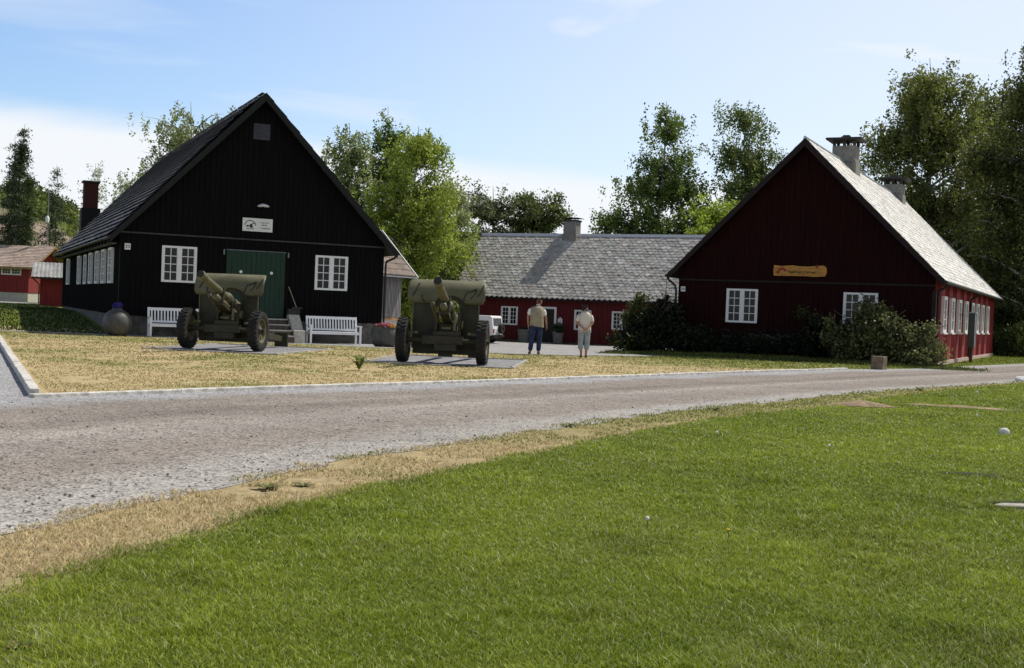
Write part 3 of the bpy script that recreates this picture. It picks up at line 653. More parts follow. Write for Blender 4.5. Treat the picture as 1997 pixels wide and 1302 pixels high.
b.add([(x, y, z-d_) for x in (-.55, 3.42) for d_ in (0, .1) for y, z in ((-.55, 3.12), (1.65, 5.35), (3.85, 3.12))], [(0, 6, 7, 1), (1, 7, 8, 2), (3, 4, 10, 9), (4, 5, 11, 10), (0, 1, 4, 3), (1, 2, 5, 4), (6, 9, 10, 7), (7, 10, 11, 8), (0, 3, 9, 6), (2, 8, 11, 5)]); b.build('roof', M_barge, b4)
b = MB(); b.prism([(2.85, 3.2), (2.95, 3.2), (2.95, 3.21)], .1, .2); b = MB()
b.add([(2.86, 0.05, 3.2), (2.86, 3.25, 3.2), (2.86, 1.65, 4.9), (2.94, 0.05, 3.2), (2.94, 3.25, 3.2), (2.94, 1.65, 4.9)], [(0, 1, 2), (5, 4, 3), (0, 3, 4, 1), (1, 4, 5, 2), (2, 5, 3, 0)]); b.build('gable', MATS['weathered_grey_boards'], b4)
tiles_slope('roof_tiles', b4, -.55, 3.42, -.58, 3.13, 1.65, 5.36, 8, .3, PALb, M_browntile); tiles_slope('roof_tiles', b4, -.55, 3.42, 3.88, 3.13, 1.65, 5.36, 8, .3, PALb, M_browntile)
b = MB()
for s_ in (-1, 1): b.bar((3.45, 1.65+s_*2.3, 3.03), (3.45, 1.65, 5.36), .05, .17)
b.build('bargeboard', M_white, b4)
b = MB(); b.bar((-.5, -.62, 3.06), (3.38, -.62, 3.06), .07, .07); b.build('gutter', M_metal, b4)

# ---- far left: small red shed and red tiled building

b5 = thing('red_tin_roof_shed', 'small dark red shed with grey corrugated roof behind the black barn', 'shed', (-28.4, 73.0, .50), R(20))
b = MB(); b.box((0, 0, 0), (3.6, .1, 1.8)); b.box((3.5, .1, 0), (3.6, 3.4, 1.8)); b.box((0, .1, 0), (.1, 3.4, 1.8)); b.box((.1, 3.3, 0), (3.5, 3.4, 2.5))
for i in range(17): b.box((.05+i*.215, -.025, .01), (.09+i*.215, .01, 1.79))
b.build('wall', M_red, b5)
b = MB(); n = 40
for i in range(n):
    x0, x1 = -.5+i*4.6/n, -.5+(i+1)*4.6/n; z = .03*(i % 2)
    b.add([(x0, -.6, 1.78+z), (x1, -.6, 1.78+.03-z), (x1, 3.7, 2.75+.03-z), (x0, 3.7, 2.75+z)], [(0, 1, 2, 3)])
b.build('roof', mat('corrugated_tin', (.28, .27, .25), .5, .3, 2, stretch=(1, .3, 1)), b5)
b = MB(); b.bar((-.5, -.62, 1.72), (4.1, -.62, 1.72), .06, .1); b.tube([(-.4, -.6, 1.7), (-.2, -.4, 1.5), (-.05, -.1, 1.35), (-.05, -.06, .2)], .035, 6); b.build('gutter', M_gutter, b5)
window(b5, 2.55, 3.3, .55, 1.35, 'front', 0, 1, 2, mull=1, fw=.09)
b6 = thing('red_tiled_house', 'red boarded building with brown tiled roof at the left edge', 'house', (-58.0, 110, .35), R(-7))
b = MB(); b.box((0, 0, .9), (15, .12, 3.4)); b.box((14.88, .12, .9), (15, 6, 3.4)); b.box((0, .12, .9), (.12, 6, 3.4)); b.box((.12, 5.88, .9), (14.88, 6, 3.4))
for i in range(60): b.box((.1+i*.25, -.025, .91), (.14+i*.25, .01, 3.3))
for x in (.0, 14.9): b.add([(x, .1, 3.4), (x, 5.9, 3.4), (x, 3, 4.95), (x+.1, .1, 3.4), (x+.1, 5.9, 3.4), (x+.1, 3, 4.95)], [(0, 1, 2), (5, 4, 3), (0, 3, 4, 1), (1, 4, 5, 2), (2, 5, 3, 0)])
b.build('wall', mat('bright_falun_red', (.20, .026, .024), .8, .25, 8, stretch=(2, 2, .12)), b6)
b = MB(); b.box((.05, .05, -.5), (14.95, 5.95, .898)); b.build('foundation', M_pale, b6)
b = MB(); b.add([(x, y, z-d_) for x in (-.9, 15.9) for d_ in (0, .14) for y, z in ((-.8, 3.12), (3, 5.18), (6.8, 3.12))], [(0, 6, 7, 1), (1, 7, 8, 2), (3, 4, 10, 9), (4, 5, 11, 10), (0, 1, 4, 3), (1, 2, 5, 4), (6, 9, 10, 7), (7, 10, 11, 8), (0, 3, 9, 6), (2, 8, 11, 5)]); b.build('roof', mat('ochre_boards', (.26, .17, .07), .8, .2, 6), b6)
PALt = [(.46, .35, .29), (.41, .32, .26), (.50, .39, .32)]
tiles_slope('roof_tiles', b6, -.9, 15.9, -.83, 3.14, 3, 5.2, 14, .33, PALt, M_browntile); tiles_slope('roof_tiles', b6, -.9, 15.9, 6.83, 3.14, 3, 5.2, 14, .33, PALt, M_browntile)
for x0 in (2.2, 8.5, 12.4): window(b6, x0, x0+1.9, 2.45, 3.08, 'front', 0, 3, 2, mull=2, fw=.11)

# ------------------------------------------------------------------ garden benches
def make_bench(label):
    t = thing('garden_bench', label, 'bench', group='white garden benches before the barn'); Lb = 1.95; h = Lb/2
    for x in (-h+.04, h-.04):
        b = MB(); b.box((x-.035, .34, 0), (x+.035, .41, .44)); b.bar((x, .375, .43), (x, .50, 1.0), .07, .065); b.build('leg', M_benchw, t, bevel=.006)
        b = MB(); b.box((x-.035, -.21, 0), (x+.035, -.14, .64)); b.build('leg', M_benchw, t, bevel=.006)
        b = MB(); b.box((x-.045, -.25, .642), (x+.045, .43, .68)); b.build('armrest', M_benchw, t, bevel=.008)
        b = MB(); b.box((x-.02, -.138, .36), (x+.02, .338, .42)); b.build('seat_rail', M_benchw, t)
    b = MB()
    for i in range(5): b.box((-h+.08, -.2+i*.108, .422), (h-.08, -.11+i*.108, .45))
    b.box((-h+.08, -.2, .35), (h-.08, -.17, .418)); b.build('seat', M_benchw, t, bevel=.004)
    b = MB(); p = lambda z: .375+.125*(z-.43)/.57
    b.bar((-h+.075, p(.95), .95), (h-.075, p(.95), .95), .035, .10); b.bar((-h+.075, p(.52), .52), (h-.075, p(.52), .52), .035, .07)
    n = 16
    for i in range(n):
        x = lerp(-h+.15, h-.15, i/(n-1)); wd_ = .052; b.bar((x, p(.53), .53), (x, p(.92), .92), wd_, .018)
    b.build('backrest', M_benchw, t); return t
bn = make_bench('white slatted garden bench left of the green barn door, partly behind the left gun')
def at1(u, v, dz=0): x, y, _ = w1(u, v); return (x, y, float(gz(x, y))+.012+dz)
bn.location = at1(-2.95, -.55); bn.rotation_euler = (0, 0, A1)
bn2 = copy_tree(bn); bn2.location = at1(2.70, -.55); bn2['label'] = 'white slatted garden bench under the right window of the black barn'

# ------------------------------------------------------------------ round planters with flowers
M_urn = mat('weathered_iron_urn', (.06, .058, .05), .55, .35, 6, spec=.5, bump=.2)
def leaf_cloud(n, ctr, rad, size, rng, dark, light, flat=1.0):
    """many small leaf-sized faces in an ellipsoid; returns V, F, C"""
    d = rng.normal(size=(n, 3)); d /= np.linalg.norm(d, axis=1)[:, None]; r_ = rng.random(n)**.45
    P = np.array(ctr)+d*r_[:, None]*np.array(rad); return leaves(P, size, rng, dark, light)
def leaves(P, size, rng, dark, light, tone=None, aspect=.62, droop=0.):
    n = len(P); a = rng.normal(size=(n, 3)); a[:, 2] -= droop; a /= np.linalg.norm(a, axis=1)[:, None]; q = rng.normal(size=(n, 3)); b = np.cross(a, q); b /= np.linalg.norm(b, axis=1)[:, None]
    s = size*rng.uniform(.65, 1.3, n)[:, None]; A_ = a*s*.5; B_ = b*s*.5*aspect
    V = np.stack([P-A_, P+B_, P+A_, P-B_], 1).reshape(-1, 3); Fq = np.arange(4*n).reshape(n, 4)
    t = rng.random(n) if tone is None else np.clip(tone+rng.normal(0, .16, n), 0, 1)
    C_ = np.array(dark)*(1-t[:, None])+np.array(light)*t[:, None]; return V, Fq, np.repeat(C_, 4, 0)
def merge(parts):
    k = 0; Vs, Fs, Cs = [], [], []
    for V, Fq, C_ in parts: Vs.append(V); Fs.append(Fq+k); Cs.append(C_); k += len(V)
    return np.vstack(Vs), np.vstack(Fs), np.vstack(Cs)
rg = np.random.default_rng(31)
u1 = thing('round_planter', 'closed ball-shaped iron planter at the left corner of the black barn', 'planter', (-13.42, 41.35, float(gz(-13.42, 41.35))), 0, 'ball-shaped iron planters before the barn')
b = MB(); b.lathe([(.16, 0), (.28, .02), (.40, .12), (.47, .30), (.485, .46), (.45, .64), (.36, .78), (.24, .87), (.16, .90), (.17, .94), (.13, .94), (.11, .88)], 28); b.build('bowl', M_urn, u1, smooth='all')
fl = thing('potted_flowers', 'small bunch of blue violet flowers in the closed round planter', 'flowers', (-13.42, 41.35, float(u1.location.z)+.92))
V, Fq, C_ = leaf_cloud(420, (0, 0, .10), (.18, .18, .14), .06, rg, (.05, .035, .25), (.13, .09, .50)); quick('blossoms', V, Fq, M_leaf, fl, C_)
V, Fq, C_ = leaf_cloud(250, (0, 0, .04), (.17, .17, .10), .06, rg, (.02, .05, .012), (.05, .11, .02)); quick('foliage', V, Fq, M_leaf, fl, C_)
X2 = (-4.35, 41.6); z2 = float(gz(*X2))
u2 = thing('round_planter', 'wide open round iron planter between the right bench and the right gun', 'planter', (*X2, z2), 0, 'ball-shaped iron planters before the barn')
b = MB(); b.lathe([(.18, 0), (.32, .03), (.44, .14), (.50, .32), (.49, .50), (.45, .62), (.43, .66), (.46, .68), (.42, .685), (.40, .62), (.2, .55)], 28); b.build('bowl', M_urn, u2, smooth='all')
for k in range(3):
    b = MB(); a = .5+2*PI*k/3; b.lathe([(.05, -.0), (.06, .05), (.04, .1)], 8, 'z', (.33*math.cos(a), .33*math.sin(a), -.02)); b.build('foot', M_urn, u2)
fl = thing('potted_flowers', 'pink and crimson flowers spilling from the open round planter', 'flowers', (*X2, z2+.62))
V, Fq, C_ = leaf_cloud(900, (0, 0, .10), (.36, .36, .13), .06, rg, (.35, .03, .09), (.75, .22, .35)); quick('blossoms', V, Fq, M_leaf, fl, C_)
V, Fq, C_ = leaf_cloud(120, (.25, -.2, .1), (.16, .16, .1), .06, rg, (.6, .30, .05), (.8, .45, .08)); quick('blossoms', V, Fq, M_leaf, fl, C_)
V, Fq, C_ = leaf_cloud(900, (0, 0, .05), (.46, .46, .15), .07, rg, (.015, .04, .012), (.05, .10, .02)); quick('foliage', V, Fq, M_leaf, fl, C_)

# ------------------------------------------------------------------ field howitzers
def wheel(t, x):
    b = MB(); R_ = .54; w_ = .12; tw = MB()
    tw.lathe([(.32, -.09), (.36, -.115), (.45, -.125), (.505, -w_), (.525, -.09), (.53, 0), (.525, .09), (.505, w_), (.45, .125), (.36, .115), (.32, .09)], 40, 'x', (x, 0, R_))
    for k in range(26):
        for s in (-1, 1):
            a = 2*PI*(k+(.5 if s > 0 else 0))/26; M = Matrix.Rotation(a, 3, 'X')
            c_ = Vector((x+s*.062, 0, R_))+M @ Vector((0, 0, .525)); tw.obox(c_, (.105, .062, .045), M @ Matrix.Rotation(s*.35, 3, 'Z'))
    tyre = MB(); tyre = tw
    root = MB(); root.lathe([(.33, -.10), (.30, -.085), (.285, -.02), (.285, .02), (.30, .085), (.33, .10), (.33, .085), (.315, .0), (.33, -.085), (.33, -.10)], 32, 'x', (x, 0, R_))
    rim = root.build('wheel', M_olive, t, smooth=True); tyre.build('tyre', M_rubber, rim, smooth=True)
    sp = MB()
    for k in range(8):
        a = 2*PI*k/8; sp.bar((x, .08*math.sin(a), R_+.08*math.cos(a)), (x, .29*math.sin(a), R_+.29*math.cos(a)), .05, .085)
    sp.build('spokes', M_olive, rim)
    hb = MB(); sg_ = 1 if x > 0 else -1; hb.lathe([(0, sg_*-.12), (.10, sg_*-.12), (.105, sg_*.03), (.09, sg_*.07), (.06, sg_*.09), (.055, sg_*.17), (0, sg_*.18)], 20, 'x', (x, 0, R_)); hb.build('hub', M_olived, rim, smooth=True)
def make_gun(label):
    t = thing('field_howitzer', label, 'howitzer', group='olive field howitzers on gravel pads before the barn')
    for x in (-.99, .99): wheel(t, x)
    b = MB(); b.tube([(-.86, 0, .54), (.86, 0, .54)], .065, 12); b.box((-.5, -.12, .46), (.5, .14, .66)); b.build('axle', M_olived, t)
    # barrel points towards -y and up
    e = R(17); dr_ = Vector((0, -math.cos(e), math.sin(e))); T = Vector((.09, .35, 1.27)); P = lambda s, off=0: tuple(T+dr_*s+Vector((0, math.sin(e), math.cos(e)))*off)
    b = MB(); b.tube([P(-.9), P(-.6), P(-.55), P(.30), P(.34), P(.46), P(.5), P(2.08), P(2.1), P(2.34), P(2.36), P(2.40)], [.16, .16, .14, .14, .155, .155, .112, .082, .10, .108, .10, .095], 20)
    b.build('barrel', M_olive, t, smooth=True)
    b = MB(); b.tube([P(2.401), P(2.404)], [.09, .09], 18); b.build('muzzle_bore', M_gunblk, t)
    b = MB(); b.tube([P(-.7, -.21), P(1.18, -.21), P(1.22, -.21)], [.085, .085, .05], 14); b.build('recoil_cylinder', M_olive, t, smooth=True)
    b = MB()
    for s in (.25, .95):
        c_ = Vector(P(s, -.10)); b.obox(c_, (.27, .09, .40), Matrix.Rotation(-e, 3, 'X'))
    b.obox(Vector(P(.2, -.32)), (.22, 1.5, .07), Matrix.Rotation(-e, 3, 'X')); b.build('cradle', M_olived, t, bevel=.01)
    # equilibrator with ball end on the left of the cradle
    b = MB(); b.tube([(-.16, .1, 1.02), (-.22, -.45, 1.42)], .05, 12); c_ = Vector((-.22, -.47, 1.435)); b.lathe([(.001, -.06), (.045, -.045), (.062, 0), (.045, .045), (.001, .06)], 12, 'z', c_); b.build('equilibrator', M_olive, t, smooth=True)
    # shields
    def plate(name, poly, y, th=.012, m_=M_olived):  # plates take the dark olive, their shade put into the colour
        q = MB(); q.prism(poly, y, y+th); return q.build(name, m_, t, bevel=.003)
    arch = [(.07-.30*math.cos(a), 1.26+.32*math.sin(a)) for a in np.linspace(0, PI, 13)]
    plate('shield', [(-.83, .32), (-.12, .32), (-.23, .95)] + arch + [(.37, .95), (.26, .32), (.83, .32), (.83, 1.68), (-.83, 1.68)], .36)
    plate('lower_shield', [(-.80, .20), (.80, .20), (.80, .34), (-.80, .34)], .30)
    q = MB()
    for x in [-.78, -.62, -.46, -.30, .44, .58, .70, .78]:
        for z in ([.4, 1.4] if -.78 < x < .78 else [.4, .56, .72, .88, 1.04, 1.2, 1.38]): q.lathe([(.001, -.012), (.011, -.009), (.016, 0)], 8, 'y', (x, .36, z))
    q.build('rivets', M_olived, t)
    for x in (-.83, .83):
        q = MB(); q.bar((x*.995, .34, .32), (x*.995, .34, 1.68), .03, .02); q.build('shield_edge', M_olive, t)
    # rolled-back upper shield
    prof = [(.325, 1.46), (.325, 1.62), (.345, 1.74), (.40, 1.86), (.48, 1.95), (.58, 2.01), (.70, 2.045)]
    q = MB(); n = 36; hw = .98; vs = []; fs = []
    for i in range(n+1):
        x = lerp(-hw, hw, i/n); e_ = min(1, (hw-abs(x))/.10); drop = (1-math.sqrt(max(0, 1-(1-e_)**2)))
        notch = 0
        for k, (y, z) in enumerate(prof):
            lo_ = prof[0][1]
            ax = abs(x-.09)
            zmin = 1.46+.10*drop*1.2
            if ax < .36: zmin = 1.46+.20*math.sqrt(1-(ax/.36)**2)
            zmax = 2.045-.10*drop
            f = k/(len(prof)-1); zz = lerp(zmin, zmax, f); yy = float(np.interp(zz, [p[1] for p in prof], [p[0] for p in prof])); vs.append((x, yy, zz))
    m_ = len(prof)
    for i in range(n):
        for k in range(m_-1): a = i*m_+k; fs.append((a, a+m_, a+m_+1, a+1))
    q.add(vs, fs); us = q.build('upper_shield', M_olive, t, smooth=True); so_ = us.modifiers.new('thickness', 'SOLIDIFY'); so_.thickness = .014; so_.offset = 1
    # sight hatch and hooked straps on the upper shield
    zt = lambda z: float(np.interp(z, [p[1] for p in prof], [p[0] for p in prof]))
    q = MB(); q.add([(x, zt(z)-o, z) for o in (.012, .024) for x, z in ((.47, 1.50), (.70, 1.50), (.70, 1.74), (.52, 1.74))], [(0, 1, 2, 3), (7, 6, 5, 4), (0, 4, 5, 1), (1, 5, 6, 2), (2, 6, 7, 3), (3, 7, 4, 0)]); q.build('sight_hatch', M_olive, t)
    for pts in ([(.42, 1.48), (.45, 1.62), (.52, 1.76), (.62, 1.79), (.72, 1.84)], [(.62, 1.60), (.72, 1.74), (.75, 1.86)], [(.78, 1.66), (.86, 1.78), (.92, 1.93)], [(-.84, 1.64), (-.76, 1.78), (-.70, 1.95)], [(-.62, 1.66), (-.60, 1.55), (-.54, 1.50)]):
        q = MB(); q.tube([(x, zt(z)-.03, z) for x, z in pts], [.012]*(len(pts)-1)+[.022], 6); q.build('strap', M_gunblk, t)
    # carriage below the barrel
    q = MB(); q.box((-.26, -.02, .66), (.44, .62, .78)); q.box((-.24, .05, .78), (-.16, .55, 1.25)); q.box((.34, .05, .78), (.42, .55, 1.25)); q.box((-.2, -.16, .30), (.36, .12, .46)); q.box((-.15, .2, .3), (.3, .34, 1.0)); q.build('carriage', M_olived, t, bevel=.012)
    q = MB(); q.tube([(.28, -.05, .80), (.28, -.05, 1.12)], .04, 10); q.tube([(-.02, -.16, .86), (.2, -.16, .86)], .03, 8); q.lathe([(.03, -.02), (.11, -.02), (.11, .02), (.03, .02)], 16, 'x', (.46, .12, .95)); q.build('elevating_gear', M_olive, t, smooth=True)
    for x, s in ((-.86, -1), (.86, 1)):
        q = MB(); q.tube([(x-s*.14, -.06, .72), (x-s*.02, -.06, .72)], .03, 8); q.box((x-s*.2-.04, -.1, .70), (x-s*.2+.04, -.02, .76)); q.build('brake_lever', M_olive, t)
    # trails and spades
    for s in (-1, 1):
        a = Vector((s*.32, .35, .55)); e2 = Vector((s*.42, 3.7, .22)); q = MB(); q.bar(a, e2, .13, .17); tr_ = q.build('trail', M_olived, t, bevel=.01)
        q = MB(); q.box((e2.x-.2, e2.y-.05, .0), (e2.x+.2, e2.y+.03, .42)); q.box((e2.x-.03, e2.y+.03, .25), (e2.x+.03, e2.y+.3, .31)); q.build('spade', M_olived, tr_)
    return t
g1 = make_gun('olive field howitzer before the green barn door, barrel raised to the left')
g1.location = (-7.80, 32.86, .045); g1.rotation_euler = (0, 0, R(-7.5))
g2 = copy_tree(g1); g2['label'] = 'olive field howitzer at the yard entrance, right of the open round planter'
g2.location = (-1.70, 30.06, .045); g2.rotation_euler = (0, 0, R(-4.5))
# gravel pads with pale edging
pc = lambda x, y: np.array([.27, .265, .275])*(.8+.4*fbm(x, y, 1.5)[:, None])
def pad(name, c_, a, hx, y0, y1):
    M = Matrix.Rotation(a, 2); q = lambda x, y: (c_[0]+x*math.cos(a)-y*math.sin(a), c_[1]+x*math.sin(a)+y*math.cos(a))
    nx_, ny_ = 30, 30; XX, YY = np.meshgrid(np.linspace(-hx, hx, nx_), np.linspace(y0, y1, ny_))
    ex = .25*(fbm(YY, XX*0, 1.3)-.5)*np.sign(XX)*(np.abs(XX) > hx*.95); ey = .25*(fbm(XX, YY*0, 1.3)-.5)*((YY < y0+.05)*1.-(YY > y1-.05)*1.)
    XX = XX+ex; YY = YY+ey; wx = c_[0]+XX*math.cos(a)-YY*math.sin(a); wy = c_[1]+XX*math.sin(a)+YY*math.cos(a)
    tag(quick(name, np.c_[wx.ravel(), wy.ravel(), gz(wx, wy).ravel()+.022], gridfaces(nx_, ny_), MG_grav, cols=pc(wx.ravel(), wy.ravel()), smooth=True), kind='structure')
    b = MB()
    for (x0, yy0), (x1, yy1) in (((-hx-.06, y0), (-hx-.06, y1)), ((hx+.06, y0), (hx+.06, y1)), ((-hx, y1+.06), (hx, y1+.06)), ((-hx, y0-.03), (-hx*.2, y0-.03))):
        n = 5
        for i in range(n):
            p0 = q(lerp(x0, x1, i/n), lerp(yy0, yy1, i/n)); p1 = q(lerp(x0, x1, (i+.96)/n), lerp(yy0, yy1, (i+.96)/n)); b.bar((*p0, .015), (*p1, .015), .08, .06)
    tag(b.build(name+'_edging', mat('edging_stone', (.34, .32, .29), .9, .3, 5)), kind='structure')
pad('gravel_pad', (-7.8, 32.86), R(-7.5), 1.75, -1.0, 4.2)
pad('gravel_pad', (-1.70, 30.06), R(-4.5), 1.75, -.75, 4.2)

# ------------------------------------------------------------------ white 4x4 across the yard
cr = thing('white_van', 'white boxy off-road van parked in front of the long red house', 'van', (-2.3, 69.0, float(gz(-2.3, 69.0))+.02), R(-22)); cr.scale = (.92, .92, .86)
# local: +x is the rear, -x the front, -y the side towards the camera
M_carw = mat('car_white', (.74, .75, .76), .3, .04, 3, spec=.5); M_carblk = mat('car_black', (.014, .014, .015), .5, .3, 5)
b = MB(); prof_ = [(-1.85, .52), (1.75, .52), (1.78, .95), (1.74, 1.15), (1.66, 1.72), (1.58, 1.80), (-.55, 1.80), (-.66, 1.74), (-.98, 1.14), (-1.80, 1.05), (-1.87, .95)]
b.prism(prof_, -.80, .80); bo = b.build('body', M_carw, cr, bevel=.04)
b = MB(); b.prism([(-.06, 1.14), (.66, 1.14), (.66, 1.66), (-.06, 1.66)], -.812, -.80); b.prism([(-.06, 1.14), (.66, 1.14), (.66, 1.66), (-.06, 1.66)], .80, .812); b.prism([(-.86, 1.16), (-.20, 1.16), (-.20, 1.66), (-.62, 1.66)], -.812, -.80); b.build('side_window', M_glass, cr)
b = MB(); b.add([(1.757, -.62, 1.16), (1.757, .62, 1.16), (1.685, .62, 1.64), (1.685, -.62, 1.64), (1.74, -.62, 1.16), (1.74, .62, 1.16), (1.66, .62, 1.64), (1.66, -.62, 1.64)], [(0, 1, 2, 3), (7, 6, 5, 4), (0, 4, 5, 1), (1, 5, 6, 2), (2, 6, 7, 3), (3, 7, 4, 0)]); b.build('rear_window', mat('tinted_glass', (.10, .11, .12), .1, .2, 2), cr)
b = MB(); b.add([(-1.0, -.68, 1.17), (-1.0, .68, 1.17), (-.70, .64, 1.70), (-.70, -.64, 1.70)], [(0, 1, 2, 3)]); b.build('windscreen', M_glass, cr)
b = MB(); b.lathe([(.1, -.1), (.30, -.1), (.34, -.05), (.34, .05), (.30, .1), (.1, .1), (.1, -.1)], 24, 'x', (1.90, .25, .98)); b.build('spare_wheel', M_rubber, cr, smooth=True)
b = MB(); b.box((1.70, -.80, .40), (1.88, .80, .56)); b.build('bumper', M_carblk, cr, bevel=.02)
b = MB(); b.box((-1.95, -.78, .40), (-1.80, .78, .56)); b.build('bumper', M_carblk, cr, bevel=.02)
b = MB(); b.box((-1.75, -.70, .30), (1.70, .70, .518)); b.build('chassis', M_carblk, cr)
for x in (-1.15, 1.05):
    for y in (-.72, .72):
        b = MB(); b.lathe([(.2, -.1), (.30, -.11), (.34, -.07), (.34, .07), (.30, .11), (.2, .1)], 24, 'y', (x, y, .34)); wh = b.build('wheel', M_rubber, cr, smooth=True)
        b = MB(); sgy = -1 if y < 0 else 1; b.lathe([(0, sgy*.06), (.1, sgy*.07), (.2, sgy*.09), (.205, -sgy*.05)], 20, 'y', (x, y, .34)); b.build('rim', M_metal, wh, smooth=True)
        b = MB(); b.prism([(x+.46*math.cos(a), .34+.46*math.sin(a)) for a in np.linspace(.15, PI-.15, 12)]+[(x+.38*math.cos(a), .34+.38*math.sin(a)) for a in np.linspace(PI-.15, .15, 12)], *sorted((y+sgy*.06, y+sgy*.12))); b.build('wheel_arch', M_carblk, cr)
for y in (-.70, .70):
    b = MB(); b.box((1.765, y-.07, .70), (1.80, y+.07, .95)); b.build('tail_light', mat('tail_red', (.35, .02, .02), .3, .1, 5), cr)
    b = MB(); b.box((-.83, y*1.30-.08, 1.17), (-.73, y*1.30+.08, 1.33)); b.build('wing_mirror', M_carblk, cr)
b = MB(); b.box((-.42, -.815, 1.06), (-.25, -.80, 1.09)); b.build('door_handle', M_carblk, cr)

# pots by the doorway of the long house
M_pot = mat('grey_stone_pot', (.16, .155, .15), .9, .25, 8, bump=.3)
def pot_plant(px_, py_, lab1, lab2, n, hgt, s):
    z = float(gz(px_, py_))+.02; p = thing('flower_pot', lab1, 'pot', (px_, py_, z), 0, 'pots beside the long red house doorway')
    b = MB(); b.lathe([(0, 0), (.26*s, 0), (.30*s, .1), (.34*s, .6*s), (.37*s, .62*s), (.37*s, .70*s), (.31*s, .70*s), (.29*s, .6*s), (0, .58*s)], 20); b.build('pot', M_pot, p, smooth=True)
    q = thing('potted_plant', lab2, 'plant', (px_, py_, z+.6*s)); V, Fq, C_ = leaf_cloud(n, (0, 0, hgt*.5), (.36, .36, hgt*.55), .10, rg, (.012, .035, .010), (.04, .085, .02)); quick('foliage', V, Fq, M_leaf, q, C_)
    b = MB(); b.tube([(0, 0, -.03), (.02, 0, hgt*.6)], .02, 6); b.build('stem', M_bark, q)
x, y, _ = w3(-8.75, -.2); pot_plant(x, y, 'grey stone pot left of the dark doorway behind the man', 'low green plant in the left doorway pot', 200, .25, 1.1)
x, y, _ = w3(-6.45, -.25); pot_plant(x, y, 'grey stone pot under the notice board, right of the doorway', 'dark bushy plant in the right doorway pot', 700, .7, .95)

# ------------------------------------------------------------------ small things by the right-hand house
x, y, _ = w2(5.35, 8.3); ub = thing('utility_cabinet', 'tall dark green utility cabinet on a post beside the red wall', 'cabinet', (x, y, 0), A2)
b = MB(); b.box((-.13, -.36, .62), (.13, .36, 2.05)); b.build('cabinet', mat('cabinet_green', (.045, .055, .048), .45, .2, 6, spec=.4), ub, bevel=.015)
b = MB(); b.add([(-.17, -.4, 2.052), (.17, -.4, 2.052), (.17, .4, 2.052), (-.17, .4, 2.052), (-.17, -.4, 2.09), (.17, -.4, 2.09), (.17, .4, 2.09), (-.17, .4, 2.09)], [(0, 3, 2, 1), (4, 5, 6, 7), (0, 1, 5, 4), (1, 2, 6, 5), (2, 3, 7, 6), (3, 0, 4, 7)]); b.build('lid', M_metal, ub)
b = MB(); b.box((-.06, -.1, -.1), (.06, .1, .62)); b.build('post', mat('rusty_post', (.09, .04, .025), .8, .3, 8), ub)
b = MB(); b.box((.131, -.37, .7), (.15, -.30, 2.0)); b.build('door_edge', M_metal, ub)
blk = tag((lambda b: (b.obox((0, 0, .2), (.40, .34, .44), Matrix.Rotation(.0, 3, 'Z')), b)[1])(MB()).build('stone_block', mat('brown_block', (.19, .14, .095), .9, .35, 6, bump=.5), bevel=.02), 'squat brown stone block standing at the roadside before the sprawling bush', 'stone')
blk.location = (11.66, 38.55, 0); blk.rotation_euler = (0, 0, R(-40))
def slab(name, label, loc, size, rz, m_, sub=0.):
    b = MB(); n = 14; sx, sy, sz = size; rr = random.Random(int(loc[0]*100))
    pts = [(sx/2*math.copysign(abs(math.cos(a))**.6, math.cos(a))*rr.uniform(.93, 1.05), sy/2*math.copysign(abs(math.sin(a))**.6, math.sin(a))*rr.uniform(.93, 1.05)) for a in np.linspace(0, 2*PI, n+1)[:-1]]
    b.add([(x, y, z) for z, s in ((-.1, 1), (sz*.7, 1), (sz, .93)) for x, y in [(p[0]*s, p[1]*s) for p in pts]], [(i, (i+1) % n, (i+1) % n+n, i+n) for i in range(n)]+[(i+n, (i+1) % n+n, (i+1) % n+2*n, i+2*n) for i in range(n)]+[tuple(range(2*n, 3*n))])
    o = tag(b.build(name, m_, smooth=False), label, 'stone'); o.location = loc; o.rotation_euler = (0, 0, rz); return o
M_ws = mat('white_stone', (.66, .65, .62), .85, .15, 6, bump=.4)
slab('stone_slab', 'white painted slab lying in the grass by the road at the right edge', (14.75, 34.0, 0), (1.3, .8, .12), .3, M_ws)
slab('stone_slab', 'flat pale concrete slab sunk in the lawn at the right edge', (4.28, 9.62, 0), (.80, .17, .022), -.05, mat('dull_concrete', (.33, .31, .26), .9, .3, 6, bump=.4))
def pebble(label, loc, sx, sy, sz, sd):
    rr = random.Random(sd); b = MB(); n = 14; pr = [(math.sin(a), -math.cos(a)) for a in np.linspace(.05, PI-.05, 8)]; b.lathe(pr, n)
    b.v = [(x*sx/2*rr.uniform(.9, 1.08), y*sy/2*rr.uniform(.9, 1.08), z*sz*rr.uniform(.9, 1.05)) for x, y, z in b.v]; o = tag(b.build('white_stone', M_ws, smooth='all'), label, 'stone'); o.location = (loc[0], loc[1], sz*.3); o.rotation_euler = (0, 0, sd)
pebble('small rounded white stone lying alone on the right lawn', (6.70, 16.42), .17, .13, .065, 2)
pebble('small white stone beside the painted slab', (14.1, 33.6), .2, .16, .08, 3)
pebble('small white stone in the grass before the painted slab', (14.2, 31.5), .16, .13, .07, 4)
M_soil = mat('bare_soil', (.26, .19, .12), .95, .35, 6, bump=.5); M_hollow = mat('dark_hollow', (.02, .03, .008), .95, .35, 9)
